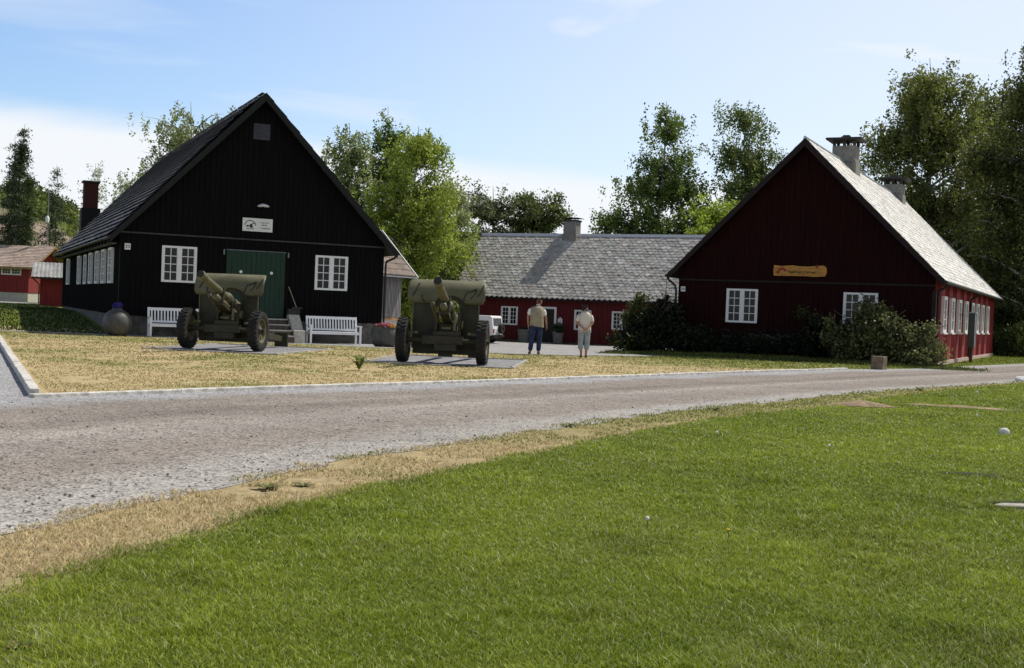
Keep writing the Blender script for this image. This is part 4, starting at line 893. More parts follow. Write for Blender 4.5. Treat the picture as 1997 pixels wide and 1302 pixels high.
def mound(name, c_, sx, sy, h, m_, n=26, sd=1, rz=0):
    XX, YY = np.meshgrid(np.linspace(-1, 1, n), np.linspace(-1, 1, n)); r_ = np.hypot(XX, YY); k = np.maximum(1e-6, np.maximum(np.abs(XX), np.abs(YY))); s = np.where(r_ > 0, k/np.maximum(r_, 1e-6), 1); XX = XX*s; YY = YY*s; rr_ = np.hypot(XX, YY)
    wob = 1+.5*(fbm(np.arctan2(YY, XX)*1.2+sd*7, XX*0, 1.5)-.5); lx, ly = XX*sx*wob, YY*sy*wob; Z = h*(1-rr_**2)*(.5+fbm(lx+sd, ly, 3.))-.012
    wx = lx*math.cos(rz)-ly*math.sin(rz)+c_[0]; wy = lx*math.sin(rz)+ly*math.cos(rz)+c_[1]
    return quick(name, np.c_[wx.ravel(), wy.ravel(), Z.ravel()+.02], gridfaces(n, n), m_, smooth=True, cols=np.ones((n*n, 3)))
tag(mound('soil_hollow_patch', (6.05, 20.9), .50, .30, .07, M_soil, sd=1), kind='structure'); tag(mound('soil_hollow_patch', (8.0, 21.5), 1.0, .14, .03, M_soil, sd=4, rz=-.35), kind='structure')
tag(mound('soil_hollow_patch', (4.45, 11.66), .30, .085, .012, M_hollow, sd=6, rz=-.15), kind='structure'); tag(mound('soil_hollow_patch', (4.25, 9.83), .42, .07, .012, M_hollow, sd=9), kind='structure')  # dark patches standing in for the shade of sunken hollows

# ------------------------------------------------------------------ people (seen from behind)
def skin(name, J, E, m_, parent, root, sub=2, sm=True):
    """J name -> (x,y,z,r) or (x,y,z,rx,ry); E pairs; one continuous skinned surface"""
    ks = list(J); me = bpy.data.meshes.new(name); me.from_pydata([J[k][:3] for k in ks], [(ks.index(a), ks.index(b)) for a, b in E], []); o = bpy.data.objects.new(name, me); COL.objects.link(o)
    s = o.modifiers.new('s', 'SKIN'); s.use_smooth_shade = True; s.branch_smoothing = .3
    for i, k in enumerate(ks): v = me.skin_vertices[0].data[i]; v.radius = (J[k][3], J[k][-1]); v.use_root = (k == root)
    ss = o.modifiers.new('u', 'SUBSURF'); ss.levels = sub; ss.render_levels = sub
    dg = bpy.context.evaluated_depsgraph_get(); dg.update(); nm = bpy.data.meshes.new_from_object(o.evaluated_get(dg)); bpy.data.objects.remove(o)
    nm.materials.clear(); nm.materials.append(m_); nm.polygons.foreach_set('use_smooth', [True]*len(nm.polygons)); o = bpy.data.objects.new(name, nm); COL.objects.link(o); o.parent = parent; return o
M_skin = mat('skin', (.36, .185, .125), .55, .12, 8, spec=.3); M_hairg = mat('greying_hair', (.075, .05, .035), .8, .4, 30, stretch=(1, 1, .3)); M_haird = mat('dark_hair', (.022, .012, .008), .6, .4, 30, stretch=(1, 1, .3))
M_vest = mat('khaki_vest', (.30, .265, .19), .9, .15, 9, bump=.3); M_shirt = mat('white_shirt', (.72, .72, .74), .85, .08, 9, bump=.2); M_jean = mat('denim', (.020, .034, .095), .9, .35, 8, bump=.3)
M_jack = mat('beige_jacket', (.60, .56, .50), .9, .10, 8, bump=.3); M_grey = mat('pale_denim', (.27, .31, .35), .9, .2, 9, bump=.3); M_shoe = mat('dark_shoe', (.02, .018, .017), .6, .3, 8); M_shoew = mat('pale_shoe', (.45, .44, .42), .6, .2, 8)
def fingers(J, E, wrist, s, dirv, side, curl):
    """palm and five fingers from the wrist joint; side = unit vector across the palm"""
    W_ = Vector(J[wrist][:3]); d = Vector(dirv).normalized(); q = Vector(side).normalized(); nrm = d.cross(q)
    J[s+'palm'] = (*(W_+d*.055), .026, .017); E.append((wrist, s+'palm'))
    for k, (off, ln) in enumerate(((-.030, .075), (-.010, .083), (.010, .077), (.028, .060))):
        a = W_+d*.095+q*off; c_ = a+d*ln*.55+nrm*curl*.25*ln; e_ = c_+d*ln*.42+nrm*curl*.6*ln
        for nm_, p, r_ in (('a', a, .010), ('b', c_, .009), ('c', e_, .0075)): J[f'{s}f{k}{nm_}'] = (*p, r_)
        E += [(s+'palm', f'{s}f{k}a'), (f'{s}f{k}a', f'{s}f{k}b'), (f'{s}f{k}b', f'{s}f{k}c')]
    a = W_+d*.04-q*.036; c_ = a+d*.035-q*.02+nrm*.012; e_ = c_+d*.03-q*.004+nrm*.015
    for nm_, p, r_ in (('a', a, .011), ('b', c_, .010), ('c', e_, .008)): J[f'{s}t{nm_}'] = (*p, r_)
    E += [(s+'palm', s+'ta'), (s+'ta', s+'tb'), (s+'tb', s+'tc')]
def loft(name, rings, m_, parent, n=28, close=True, folds=0., seed=0):
    """garment: rings of (cx,cy,cz,rx,ry,tiltz) with a squarish ellipse section"""
    vs = []; fs = []
    for j, (cx_, cy_, cz_, rx, ry, tl) in enumerate(rings):
        for k in range(n):
            a = 2*PI*k/n; e_ = .82; x = math.copysign(abs(math.cos(a))**e_, math.cos(a))*rx; y = math.copysign(abs(math.sin(a))**e_, math.sin(a))*ry
            f = 1+folds*(vnoise(np.array(k*.9+seed), np.array(j*.35), 1.)-.5); vs.append((cx_+x*f, cy_+y*f, cz_+tl*x))
    for j in range(len(rings)-1):
        for k in range(n): a, b_ = j*n+k, j*n+(k+1) % n; fs.append((a, b_, b_+n, a+n))
    b = MB(); b.add(vs, fs); o = b.build(name, m_, parent, smooth='all'); s = o.modifiers.new('s', 'SUBSURF'); s.levels = 1; s.render_levels = 1; return o
def person(label, loc, rz, H, J, E): 
    return thing('person', label, 'person', loc, rz)
# man: back to us, head turned and bent to the right, right arm a little forward. x right, +y away from us
pm = thing('person', 'man in khaki vest, white shirt and blue jeans standing with his back turned', 'person', (.78, 39.0, .02), R(3))
J = dict(pel=(0, 0, .96, .145, .11), sp1=(.005, .01, 1.12, .15, .115), sp2=(.0, .0, 1.30, .17, .12), sp3=(-.01, .01, 1.45, .15, .10), nk=(.02, .05, 1.555, .062), nk2=(.045, .085, 1.62, .058), hd=(.075, .115, 1.70, .086, .095), hd2=(.082, .118, 1.775, .076, .088),
         ls=(-.20, .01, 1.475, .062), le=(-.285, .03, 1.20, .046), lw=(-.265, .10, .955, .030), rs=(.185, .02, 1.465, .062), re=(.285, .05, 1.19, .046), rw=(.33, .16, .955, .030),
         lh=(-.10, 0, .90, .098), lk=(-.135, .03, .50, .064), la=(-.185, -.02, .09, .042), rh=(.10, 0, .90, .098), rk=(.10, .04, .50, .064), ra=(.085, .02, .09, .042),
         lt=(-.205, .13, .05, .036), rtt=(.105, .17, .05, .036), nose=(.155, .165, 1.70, .014), chin=(.125, .165, 1.635, .034), earl=(-.005, .145, 1.705, .016), earr=(.135, .055, 1.705, .016))
E_ = [('pel', 'sp1'), ('sp1', 'sp2'), ('sp2', 'sp3'), ('sp3', 'nk'), ('nk', 'nk2'), ('nk2', 'hd'), ('hd', 'hd2'), ('sp3', 'ls'), ('ls', 'le'), ('le', 'lw'), ('sp3', 'rs'), ('rs', 're'), ('re', 'rw'), ('pel', 'lh'), ('lh', 'lk'), ('lk', 'la'), ('la', 'lt'), ('pel', 'rh'), ('rh', 'rk'), ('rk', 'ra'), ('ra', 'rtt'), ('hd', 'nose'), ('hd', 'chin'), ('hd', 'earl'), ('hd', 'earr')]
fingers(J, E_, 'lw', 'L', (.05, .10, -1), (0, 1, .1), .5); fingers(J, E_, 'rw', 'R', (.05, .15, -1), (0, 1, .1), -.5)
skin('body', J, E_, M_skin, pm, 'pel')
hr = skin('hair', dict(a=(.055, .085, 1.715, .070, .072), b=(.068, .098, 1.782, .083, .088), c=(.06, .085, 1.655, .045)), [('a', 'b'), ('a', 'c')], M_hairg, pm, 'a')
skin('jeans', dict(p=(0, 0, 1.0, .165, .125), lh=(-.10, 0, .88, .118), lk=(-.137, .03, .50, .088), la=(-.185, -.01, .10, .080), rh=(.10, 0, .88, .118), rk=(.10, .04, .50, .088), ra=(.088, .03, .10, .080)), [('p', 'lh'), ('lh', 'lk'), ('lk', 'la'), ('p', 'rh'), ('rh', 'rk'), ('rk', 'ra')], M_jean, pm, 'p')
loft('vest', [(.0, .0, .90, .235, .165, -.10), (.0, .0, 1.0, .225, .16, -.08), (0, 0, 1.15, .215, .165, -.05), (-.005, .0, 1.30, .225, .17, -.03), (-.005, .01, 1.42, .225, .155, -.02), (-.005, .02, 1.50, .19, .13, -.02), (.005, .04, 1.55, .12, .10, 0), (.02, .05, 1.565, .075, .075, 0)], M_vest, pm, folds=.10)
skin('shirt_collar', dict(a=(.018, .045, 1.565, .078), b=(.032, .07, 1.605, .072)), [('a', 'b')], M_shirt, pm, 'a', sub=2)
for s, A_, B_ in ((-1, (-.20, .01, 1.475), (-.268, .025, 1.245)), (1, (.185, .02, 1.465), (.262, .04, 1.235))):
    skin('shirt_sleeve', dict(a=(*A_, .082), m=(*[(A_[i]+B_[i])/2 for i in range(3)], .080), b=(*B_, .076)), [('a', 'm'), ('m', 'b')], M_shirt, pm, 'a')
for x, y in ((-.195, .05), (.097, .09)):
    skin('shoe', dict(a=(x, y-.06, .055, .055, .05), b=(x+.002, y+.06, .05, .05, .045), c=(x+.004, y+.14, .04, .042, .032)), [('a', 'b'), ('b', 'c')], M_shoe, pm, 'a')
# woman: straight back to us, hands clasped behind
pw = thing('person', 'woman with short dark hair and beige jacket, hands clasped behind her back', 'person', (2.24, 37.75, .02), R(2))
J = dict(pel=(0, 0, .90, .145, .11), sp1=(0, .01, 1.05, .135, .105), sp2=(0, .01, 1.20, .15, .11), sp3=(0, .01, 1.34, .135, .095), nk=(0, .025, 1.43, .052), nk2=(.0, .035, 1.485, .05), hd=(.0, .05, 1.565, .08, .09), hd2=(.0, .05, 1.635, .072, .083),
         ls=(-.17, .01, 1.355, .055), le=(-.245, -.045, 1.09, .042), lw=(-.075, -.185, .945, .027), rs=(.17, .01, 1.355, .055), re=(.245, -.045, 1.09, .042), rw=(.085, -.19, .935, .027),
         lh=(-.09, 0, .84, .095), lk=(-.095, .02, .46, .058), la=(-.075, -.02, .085, .036), rh=(.09, 0, .84, .095), rk=(.09, .02, .46, .058), ra=(.075, .0, .085, .036),
         lt=(-.085, .11, .045, .032), rtt=(.095, .13, .045, .032), nose=(.0, .155, 1.565, .012), chin=(.0, .125, 1.50, .03), earl=(-.085, .05, 1.565, .014), earr=(.085, .05, 1.565, .014))
E_ = [('pel', 'sp1'), ('sp1', 'sp2'), ('sp2', 'sp3'), ('sp3', 'nk'), ('nk', 'nk2'), ('nk2', 'hd'), ('hd', 'hd2'), ('sp3', 'ls'), ('ls', 'le'), ('le', 'lw'), ('sp3', 'rs'), ('rs', 're'), ('re', 'rw'), ('pel', 'lh'), ('lh', 'lk'), ('lk', 'la'), ('la', 'lt'), ('pel', 'rh'), ('rh', 'rk'), ('rk', 'ra'), ('ra', 'rtt'), ('hd', 'nose'), ('hd', 'chin'), ('hd', 'earl'), ('hd', 'earr')]
fingers(J, E_, 'lw', 'L', (.9, -.12, -.45), (.3, 0, 1), .4); fingers(J, E_, 'rw', 'R', (-.9, -.25, -.35), (.3, 0, 1), -.4)
skin('body', J, E_, M_skin, pw, 'pel')
skin('hair', dict(a=(.0, .035, 1.565, .092, .088), b=(.0, .04, 1.645, .086, .092), c=(0, .01, 1.495, .062, .05)), [('a', 'b'), ('a', 'c')], M_haird, pw, 'a')
skin('trousers', dict(p=(0, 0, .92, .16, .125), lh=(-.092, 0, .82, .115), lk=(-.10, .02, .48, .092), la=(-.095, .0, .24, .088), rh=(.092, 0, .82, .115), rk=(.095, .02, .48, .092), ra=(.088, .005, .24, .088)), [('p', 'lh'), ('lh', 'lk'), ('lk', 'la'), ('p', 'rh'), ('rh', 'rk'), ('rk', 'ra')], M_grey, pw, 'p')
loft('jacket', [(0, .01, .80, .205, .15, 0), (0, .01, .90, .205, .155, 0), (0, .01, 1.03, .19, .145, 0), (0, .01, 1.18, .19, .15, 0), (0, .01, 1.30, .195, .14, 0), (0, .015, 1.38, .165, .115, 0), (0, .022, 1.425, .10, .085, 0), (0, .028, 1.45, .062, .062, 0)], M_jack, pw, folds=.12, seed=40)
for s in (-1, 1):
    skin('jacket_sleeve', dict(a=(s*.17, .01, 1.355, .074), m=(s*.21, -.015, 1.22, .070), b=(s*.243, -.04, 1.10, .062)), [('a', 'm'), ('m', 'b')], M_jack, pw, 'a')
for x, y in ((-.08, .04), (.085, .06)):
    skin('sock', dict(a=(x*.93, y-.05, .09, .042), b=(x*.95, y-.045, .15, .042)), [('a', 'b')], M_shoew, pw, 'a', sub=1)
    skin('shoe', dict(a=(x, y-.06, .05, .046, .042), b=(x, y+.05, .042, .044, .038), c=(x, y+.12, .035, .038, .028)), [('a', 'b'), ('b', 'c')], M_shoe, pw, 'a')

# ------------------------------------------------------------------ trees
def limb_mesh(b, pts, r0, r1, n=7): 
    k = len(pts); b.tube(pts, [lerp(r0, r1, i/(k-1)) for i in range(k)], n)
def tree(name, label, cat, base, H, prof, nlimb, nclump, per, leaf, dark, light, seed, kind='birch', group=None, trunk_r=.2, m_trunk=None, lean=(0, 0), t0=.12, open_=.0, leafm=None):
    """tapered trunk and limbs; foliage as thousands of leaf faces on clumps carried by the limbs (birch clumps hang as strands).
    prof(t, az) = crown radius at height fraction t"""
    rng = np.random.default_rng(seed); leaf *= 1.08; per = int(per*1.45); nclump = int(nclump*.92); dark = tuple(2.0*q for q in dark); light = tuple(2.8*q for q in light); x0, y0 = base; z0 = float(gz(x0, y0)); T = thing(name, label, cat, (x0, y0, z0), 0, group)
    wig = rng.normal(0, 1, (7, 2))*H*.010; ts = np.linspace(0, 1, 7); wig[0] = 0
    axis = lambda t: np.stack([lean[0]*t*H+np.interp(t, ts, wig[:, 0]), lean[1]*t*H+np.interp(t, ts, wig[:, 1]), t*H*.985], -1)
    b = MB(); limb_mesh(b, [tuple(axis(t)) for t in np.linspace(0, 1, 12)], trunk_r, .015, 9)
    tt = t0+(1-t0)*np.sort(rng.random(nlimb)**.9)*.97; az = (np.arange(nlimb)*2.39996+rng.normal(0, .5, nlimb)) % (2*PI)
    rad = np.array([prof(t, a) for t, a in zip(tt, az)])*rng.uniform(.62, 1.12, nlimb)
    limbs = []
    for t, a, r_ in zip(tt, az, rad):
        p = axis(np.array(t)); up = {'birch': .55, 'broad': .45, 'spruce': -.22, 'pine': .12}[kind]; d = np.array([math.cos(a), math.sin(a), 0])
        k = 6; s = np.linspace(0, 1, k); rise = r_*up*(1.6*s-.9*s**2) if kind != 'spruce' else r_*(up*s+.12*s**2)
        st = p-np.array([0, 0, min(r_*.45, t*H*.35)])*(kind in ('birch', 'broad'))
        st = axis(np.array(max(.04, t-(r_*.45/H if kind in ('birch', 'broad') else 0))))
        P = st+np.outer(s, d*r_)+np.outer(rise, [0, 0, 1])+rng.normal(0, .03*r_, (k, 3))*s[:, None]; P[0] = st
        limbs.append(P); limb_mesh(b, [tuple(q) for q in P], max(.018, trunk_r*.30*min(1, r_/3)), .008, 5)
    b.build('trunk', m_trunk or M_birch, T, smooth=True)
    # clump centres along limbs
    li = rng.choice(len(limbs), nclump, p=(rad+.25)/np.sum(rad+.25)); s = rng.random(nclump)**.6; L_ = np.array(limbs); kk = np.clip(s*5, 0, 4.999); i0 = kk.astype(int); f = (kk-i0)[:, None]
    C_ = L_[li, i0]*(1-f)+L_[li, i0+1]*f
    sp = {'birch': .30, 'broad': .42, 'spruce': .16, 'pine': .30}[kind]*(H/14)**.5
    off = rng.normal(0, 1, (nclump, 3))*sp*(.4+s[:, None]); C_ = C_+off
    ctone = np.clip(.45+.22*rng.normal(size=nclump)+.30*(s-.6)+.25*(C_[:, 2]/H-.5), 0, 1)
    n = nclump*per; ci = np.repeat(np.arange(nclump), per); g = rng.normal(0, 1, (n, 3))
    if kind == 'birch':
        ln = (rng.uniform(.3, 1.0, nclump)*(.5+s)*H*.075)[ci]; q = rng.random(n)
        sway = rng.normal(0, .10, (nclump, 2))[ci]; P = C_[ci]+g*np.array([.11, .11, .08])*(H/14)**.5*1.15; P[:, 2] -= q*ln; P[:, :2] += sway*(q*ln)[:, None]
    elif kind == 'broad': P = C_[ci]+g*np.array([.27, .27, .18])*(H/12)**.5
    elif kind == 'spruce': P = C_[ci]+g*np.array([.22, .22, .10]); P[:, 2] -= np.abs(g[:, 0])*.12
    else: P = C_[ci]+g*np.array([.30, .30, .14])
    keep = P[:, 2] > .1; P = P[keep]; ci = ci[keep]
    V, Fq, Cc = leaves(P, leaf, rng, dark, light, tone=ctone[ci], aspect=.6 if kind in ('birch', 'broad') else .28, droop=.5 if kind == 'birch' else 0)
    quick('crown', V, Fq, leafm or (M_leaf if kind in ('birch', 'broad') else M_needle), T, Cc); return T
def egg(wd_, lo=.28, peak=.42, top=.1, lump=.25, sd=0):
    def f(t, a):
        if t < peak: k = lerp(.55, 1, smooth01((t-.05)/(peak-.05)))
        else: k = lerp(1, top, ((t-peak)/(1-peak))**1.25)
        return wd_*float(k)*(1+lump*math.sin(3*a+sd+t*9)+lump*.5*math.sin(7*t*PI+sd))
    return f
BD, BL = (.018, .034, .007), (.085, .120, .022)        # birch dark and light
YD, YL = (.045, .070, .008), (.165, .195, .030)        # sunlit yellow green
DD, DL = (.010, .020, .006), (.050, .072, .016)        # deep shade green
def base_at(px, Y): p = far(px, 640, Y); return (p[0], p[1])
def height_at(px, py, Y): p = far(px, py, Y); return p[2]-float(gz(p[0], p[1]))
GB = 'birches behind the houses'
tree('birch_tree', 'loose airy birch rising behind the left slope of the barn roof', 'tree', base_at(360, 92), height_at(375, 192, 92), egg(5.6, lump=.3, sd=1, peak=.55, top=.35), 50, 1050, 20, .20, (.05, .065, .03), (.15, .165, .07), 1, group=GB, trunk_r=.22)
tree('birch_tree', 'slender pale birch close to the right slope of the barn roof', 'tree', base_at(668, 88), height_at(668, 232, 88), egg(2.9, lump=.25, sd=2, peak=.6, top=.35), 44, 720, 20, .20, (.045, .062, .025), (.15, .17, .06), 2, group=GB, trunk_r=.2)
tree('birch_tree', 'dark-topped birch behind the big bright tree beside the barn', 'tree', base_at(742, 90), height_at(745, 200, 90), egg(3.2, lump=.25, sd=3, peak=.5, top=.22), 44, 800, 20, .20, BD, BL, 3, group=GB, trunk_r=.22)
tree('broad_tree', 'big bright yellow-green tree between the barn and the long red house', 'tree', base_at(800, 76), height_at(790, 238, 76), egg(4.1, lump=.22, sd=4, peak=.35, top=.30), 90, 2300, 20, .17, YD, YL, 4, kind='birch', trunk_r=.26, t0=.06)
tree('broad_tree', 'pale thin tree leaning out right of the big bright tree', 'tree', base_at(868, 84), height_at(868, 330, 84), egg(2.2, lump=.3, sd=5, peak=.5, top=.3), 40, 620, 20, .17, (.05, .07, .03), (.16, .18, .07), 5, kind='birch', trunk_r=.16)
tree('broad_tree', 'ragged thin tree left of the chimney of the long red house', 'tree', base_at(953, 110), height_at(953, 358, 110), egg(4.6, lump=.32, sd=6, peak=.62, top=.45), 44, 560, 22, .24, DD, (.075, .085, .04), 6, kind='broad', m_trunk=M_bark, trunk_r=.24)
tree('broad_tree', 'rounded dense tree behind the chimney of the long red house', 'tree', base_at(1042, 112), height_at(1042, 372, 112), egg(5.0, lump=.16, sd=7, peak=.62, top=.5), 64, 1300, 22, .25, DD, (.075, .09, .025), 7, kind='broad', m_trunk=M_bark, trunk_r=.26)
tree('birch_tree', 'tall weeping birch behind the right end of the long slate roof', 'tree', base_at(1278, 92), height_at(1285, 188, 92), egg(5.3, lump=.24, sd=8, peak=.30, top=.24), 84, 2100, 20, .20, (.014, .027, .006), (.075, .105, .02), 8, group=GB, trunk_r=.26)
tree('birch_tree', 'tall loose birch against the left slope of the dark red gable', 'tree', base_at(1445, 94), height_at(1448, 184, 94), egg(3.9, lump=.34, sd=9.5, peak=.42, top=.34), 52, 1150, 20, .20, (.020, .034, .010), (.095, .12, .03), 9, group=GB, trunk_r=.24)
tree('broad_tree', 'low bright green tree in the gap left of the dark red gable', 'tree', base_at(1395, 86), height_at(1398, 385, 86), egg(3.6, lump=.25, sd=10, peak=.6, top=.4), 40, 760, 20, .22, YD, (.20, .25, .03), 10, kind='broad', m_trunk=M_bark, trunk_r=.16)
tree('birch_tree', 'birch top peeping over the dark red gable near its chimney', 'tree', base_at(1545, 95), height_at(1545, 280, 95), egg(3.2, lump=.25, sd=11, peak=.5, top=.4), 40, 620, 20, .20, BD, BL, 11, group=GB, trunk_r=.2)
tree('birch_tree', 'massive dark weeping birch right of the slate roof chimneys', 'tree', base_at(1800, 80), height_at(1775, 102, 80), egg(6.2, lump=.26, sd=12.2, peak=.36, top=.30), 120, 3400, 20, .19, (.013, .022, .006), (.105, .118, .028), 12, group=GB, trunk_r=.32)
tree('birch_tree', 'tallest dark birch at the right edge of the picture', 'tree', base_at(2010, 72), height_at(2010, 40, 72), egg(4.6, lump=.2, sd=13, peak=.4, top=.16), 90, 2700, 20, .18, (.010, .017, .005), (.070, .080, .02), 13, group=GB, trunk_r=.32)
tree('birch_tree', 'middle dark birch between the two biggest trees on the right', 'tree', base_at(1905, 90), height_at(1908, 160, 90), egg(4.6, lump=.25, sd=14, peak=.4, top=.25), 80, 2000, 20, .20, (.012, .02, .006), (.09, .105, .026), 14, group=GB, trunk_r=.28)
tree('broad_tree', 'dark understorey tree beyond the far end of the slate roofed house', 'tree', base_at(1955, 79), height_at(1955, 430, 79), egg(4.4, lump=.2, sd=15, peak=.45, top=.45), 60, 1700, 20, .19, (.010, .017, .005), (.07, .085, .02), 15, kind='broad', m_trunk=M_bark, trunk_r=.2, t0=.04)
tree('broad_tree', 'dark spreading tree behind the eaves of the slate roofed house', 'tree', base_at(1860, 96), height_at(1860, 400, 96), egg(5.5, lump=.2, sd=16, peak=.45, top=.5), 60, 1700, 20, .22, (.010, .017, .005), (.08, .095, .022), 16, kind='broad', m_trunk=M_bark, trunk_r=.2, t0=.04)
tree('birch_tree', 'far birch just past the right edge of the picture', 'tree', (43, 88), 20, egg(5.0, lump=.2, sd=17, peak=.4, top=.25), 70, 1300, 20, .24, (.010, .018, .005), (.06, .075, .02), 17, group=GB, trunk_r=.3)
# fill between barn and long house, low
tree('broad_tree', 'low bushy tree filling the gap behind the grey shed', 'tree', base_at(850, 92), height_at(850, 430, 92), egg(3.4, lump=.2, sd=18, peak=.45, top=.5), 46, 1100, 20, .20, YD, (.13, .16, .025), 18, kind='broad', m_trunk=M_bark, trunk_r=.16, t0=.04)
tree('broad_tree', 'pale low tree at the left gable of the long red house', 'tree', base_at(915, 100), height_at(915, 455, 100), egg(2.6, lump=.2, sd=19, peak=.45, top=.5), 36, 420, 20, .2, (.05, .065, .035), (.15, .165, .08), 19, kind='broad', m_trunk=M_bark, trunk_r=.12, t0=.04)

# ------------------------------------------------------------------ wooded hill on the left
hx = np.linspace(-150, -30, 90); hy = np.linspace(118, 260, 70); XX, YY = np.meshgrid(hx, hy)
prof_h = np.interp(XX-(YY-150)*-.30, [-150, -75, -62, -57, -52, -47, -40, -30], [15, 15, 14.5, 13.2, 9.6, 7.2, 4.2, 1.5])
def hz(x, y):
    p = np.interp(x+(y-150)*.30, [-150, -75, -62, -57, -52, -47, -40, -30], [15, 15, 14.5, 13.2, 9.6, 7.2, 4.2, 1.5])
    return p*smooth01((y-118)/42)*(.84+.32*fbm(x, y, .06, 3))+1.2*(fbm(x, y, .22)-.5)*smooth01((y-118)/10)
ZZ = hz(XX, YY)-.3; n_ = fbm(XX, YY, .09, 4); rock = smooth01((n_-.56)*9)[..., None]
ch = np.array([.09, .12, .026])*(1-rock)+np.array([.30, .235, .19])*rock
tag(quick('hill', np.c_[XX.ravel(), YY.ravel(), ZZ.ravel()], gridfaces(90, 70), gmat('hill_soil', 1.2, .5, 1.3), cols=ch.reshape(-1, 3), smooth=True), kind='structure')
# scrub covering the hill: uncountable
rg2 = np.random.default_rng(77); nb = 4200; bx_ = rg2.uniform(-105, -32, nb); by_ = rg2.uniform(119, 175, nb); okk = fbm(bx_, by_, .09, 4) < .585; bx_, by_ = bx_[okk], by_[okk]; nb = len(bx_)
tone = np.clip(.5+.3*rg2.normal(size=nb), 0, 1); per = 26; ci = np.repeat(np.arange(nb), per); sz = rg2.uniform(.4, 1.15, nb)[ci][:, None]
P = np.c_[bx_, by_, hz(bx_, by_)][ci]+rg2.normal(0, 1, (nb*per, 3))*np.array([.62, .62, .55])*sz; P[:, 2] += .6*sz[:, 0]
V, Fq, Cc = leaves(P, .42, rg2, (.04, .06, .01), (.21, .26, .045), tone=tone[ci]); tag(quick('scrub', V, Fq, M_leaf, None, Cc), kind='stuff')
def on_hill(px, Y): p = far(px, 500, Y); return p[0], p[1], float(hz(p[0], p[1])-.3)
def hill_tree(name, label, px, py_top, Y, kind, wd_, nl, ncl, per_, leaf, dk, lt, seed, trunk_r, t0, mt):
    x, y, z = on_hill(px, Y); H_ = far(px, py_top, Y)[2]-z; T = tree(name, label, 'tree', (x, y), H_, wd_, nl, ncl, per_, leaf, dk, lt, seed, kind=kind, trunk_r=trunk_r, t0=t0, m_trunk=mt); T.location.z = z
cone = lambda wd_: (lambda t, a: wd_*(1.03-t)*(1+.2*math.sin(5*a+t*20)))
SD, SL = (.008, .014, .008), (.038, .050, .022)
hill_tree('spruce_tree', 'tall dark spruce at the left edge, highest on the hill', 38, 236, 118, 'spruce', cone(1.9), 90, 850, 12, .27, SD, SL, 41, .22, .06, M_bark)
hill_tree('spruce_tree', 'second dark spruce standing just left of the picture edge', 20, 262, 124, 'spruce', cone(2.2), 80, 800, 12, .28, SD, SL, 42, .22, .06, M_bark)
hill_tree('spruce_tree', 'shorter dark spruce below the tall one at the left edge', 52, 330, 113, 'spruce', cone(1.4), 60, 650, 12, .25, SD, (.05, .066, .022), 47, .16, .05, M_bark)
hill_tree('pine_tree', 'young pine with bare lower trunk standing alone on the hill', 107, 318, 122, 'spruce', lambda t, a: 3.1*(1.12-t)*(1+.35*math.sin(5*a+t*20)), 30, 330, 9, .24, SD, (.042, .055, .024), 43, .13, .45, M_bark)
hill_tree('pine_tree', 'thin pine stem close beside the lone young pine', 97, 352, 124, 'spruce', lambda t, a: 1.5*(1.12-t), 18, 110, 9, .24, SD, (.042, .055, .024), 44, .09, .55, M_bark)
hill_tree('birch_tree', 'pale thin birch above the brick chimney of the barn', 182, 314, 130, 'birch', egg(2.1, sd=1, peak=.45, top=.25), 40, 300, 12, .19, (.075, .09, .06), (.20, .22, .14), 45, .1, .2, M_birch)
hill_tree('birch_tree', 'pale slender birch between brick chimney and barn roof', 232, 330, 128, 'birch', egg(1.9, sd=2, peak=.45, top=.2), 34, 260, 12, .19, (.065, .085, .045), (.17, .20, .11), 46, .1, .2, M_birch)
x, y, z = on_hill(91, 112); lpst = thing('lamp_post', 'thin grey post with small white lamp on the hillside', 'lamp post', (x, y, z)); zt_ = far(91, 372, 112)[2]-z
b = MB(); b.tube([(0, 0, -.3), (0, 0, zt_)], [.07, .05], 8); b.build('post', mat('grey_post', (.22, .22, .21), .7, .2, 5), lpst); zl = far(91, 428, 112)[2]-z
b = MB(); b.lathe([(0, -.3), (.16, -.26), (.18, .2), (.08, .34), (0, .35)], 12, 'z', (0, -.12, zl)); b.build('lamp', M_white, lpst, smooth=True)

# ------------------------------------------------------------------ bushes
def bush(name, label, blobs, leaf, dark, light, seed, per, stems, loc, cat='bush'):
    rng = np.random.default_rng(seed); T = thing(name, label, cat, (*loc, 0)); parts = []
    for (x, y, z, rx, ry, rz_, n, tn) in blobs:
        d = rng.normal(size=(n, 3)); d /= np.linalg.norm(d, axis=1)[:, None]; C_ = np.array((x, y, z))+d*(rng.random(n)**.4)[:, None]*np.array((rx, ry, rz_)); tone = np.clip(tn+.22*rng.normal(size=n), 0, 1); ci = np.repeat(np.arange(n), per)
        P = C_[ci]+rng.normal(0, .10, (n*per, 3)); k = P[:, 2] > .02; parts.append(leaves(P[k], leaf, rng, dark, light, tone=tone[ci][k]))
    quick('foliage', *[(a) for a in merge(parts)[:2]], M_leaf, T, merge(parts)[2]); b = MB()
    for s in stems:
        P = [Vector(p) for p in s]; b.tube(P, [.035*(1-.7*i/(len(P)-1)) for i in range(len(P))], 6)
    b.build('stems', M_bark, T); return T
def rel(o, u, v, z): x, y, _ = w2(u, v); return (x-o[0], y-o[1], z)
o_ = w2(-5.2, -1.2)[:2]; rgs = random.Random(8)
bl = []
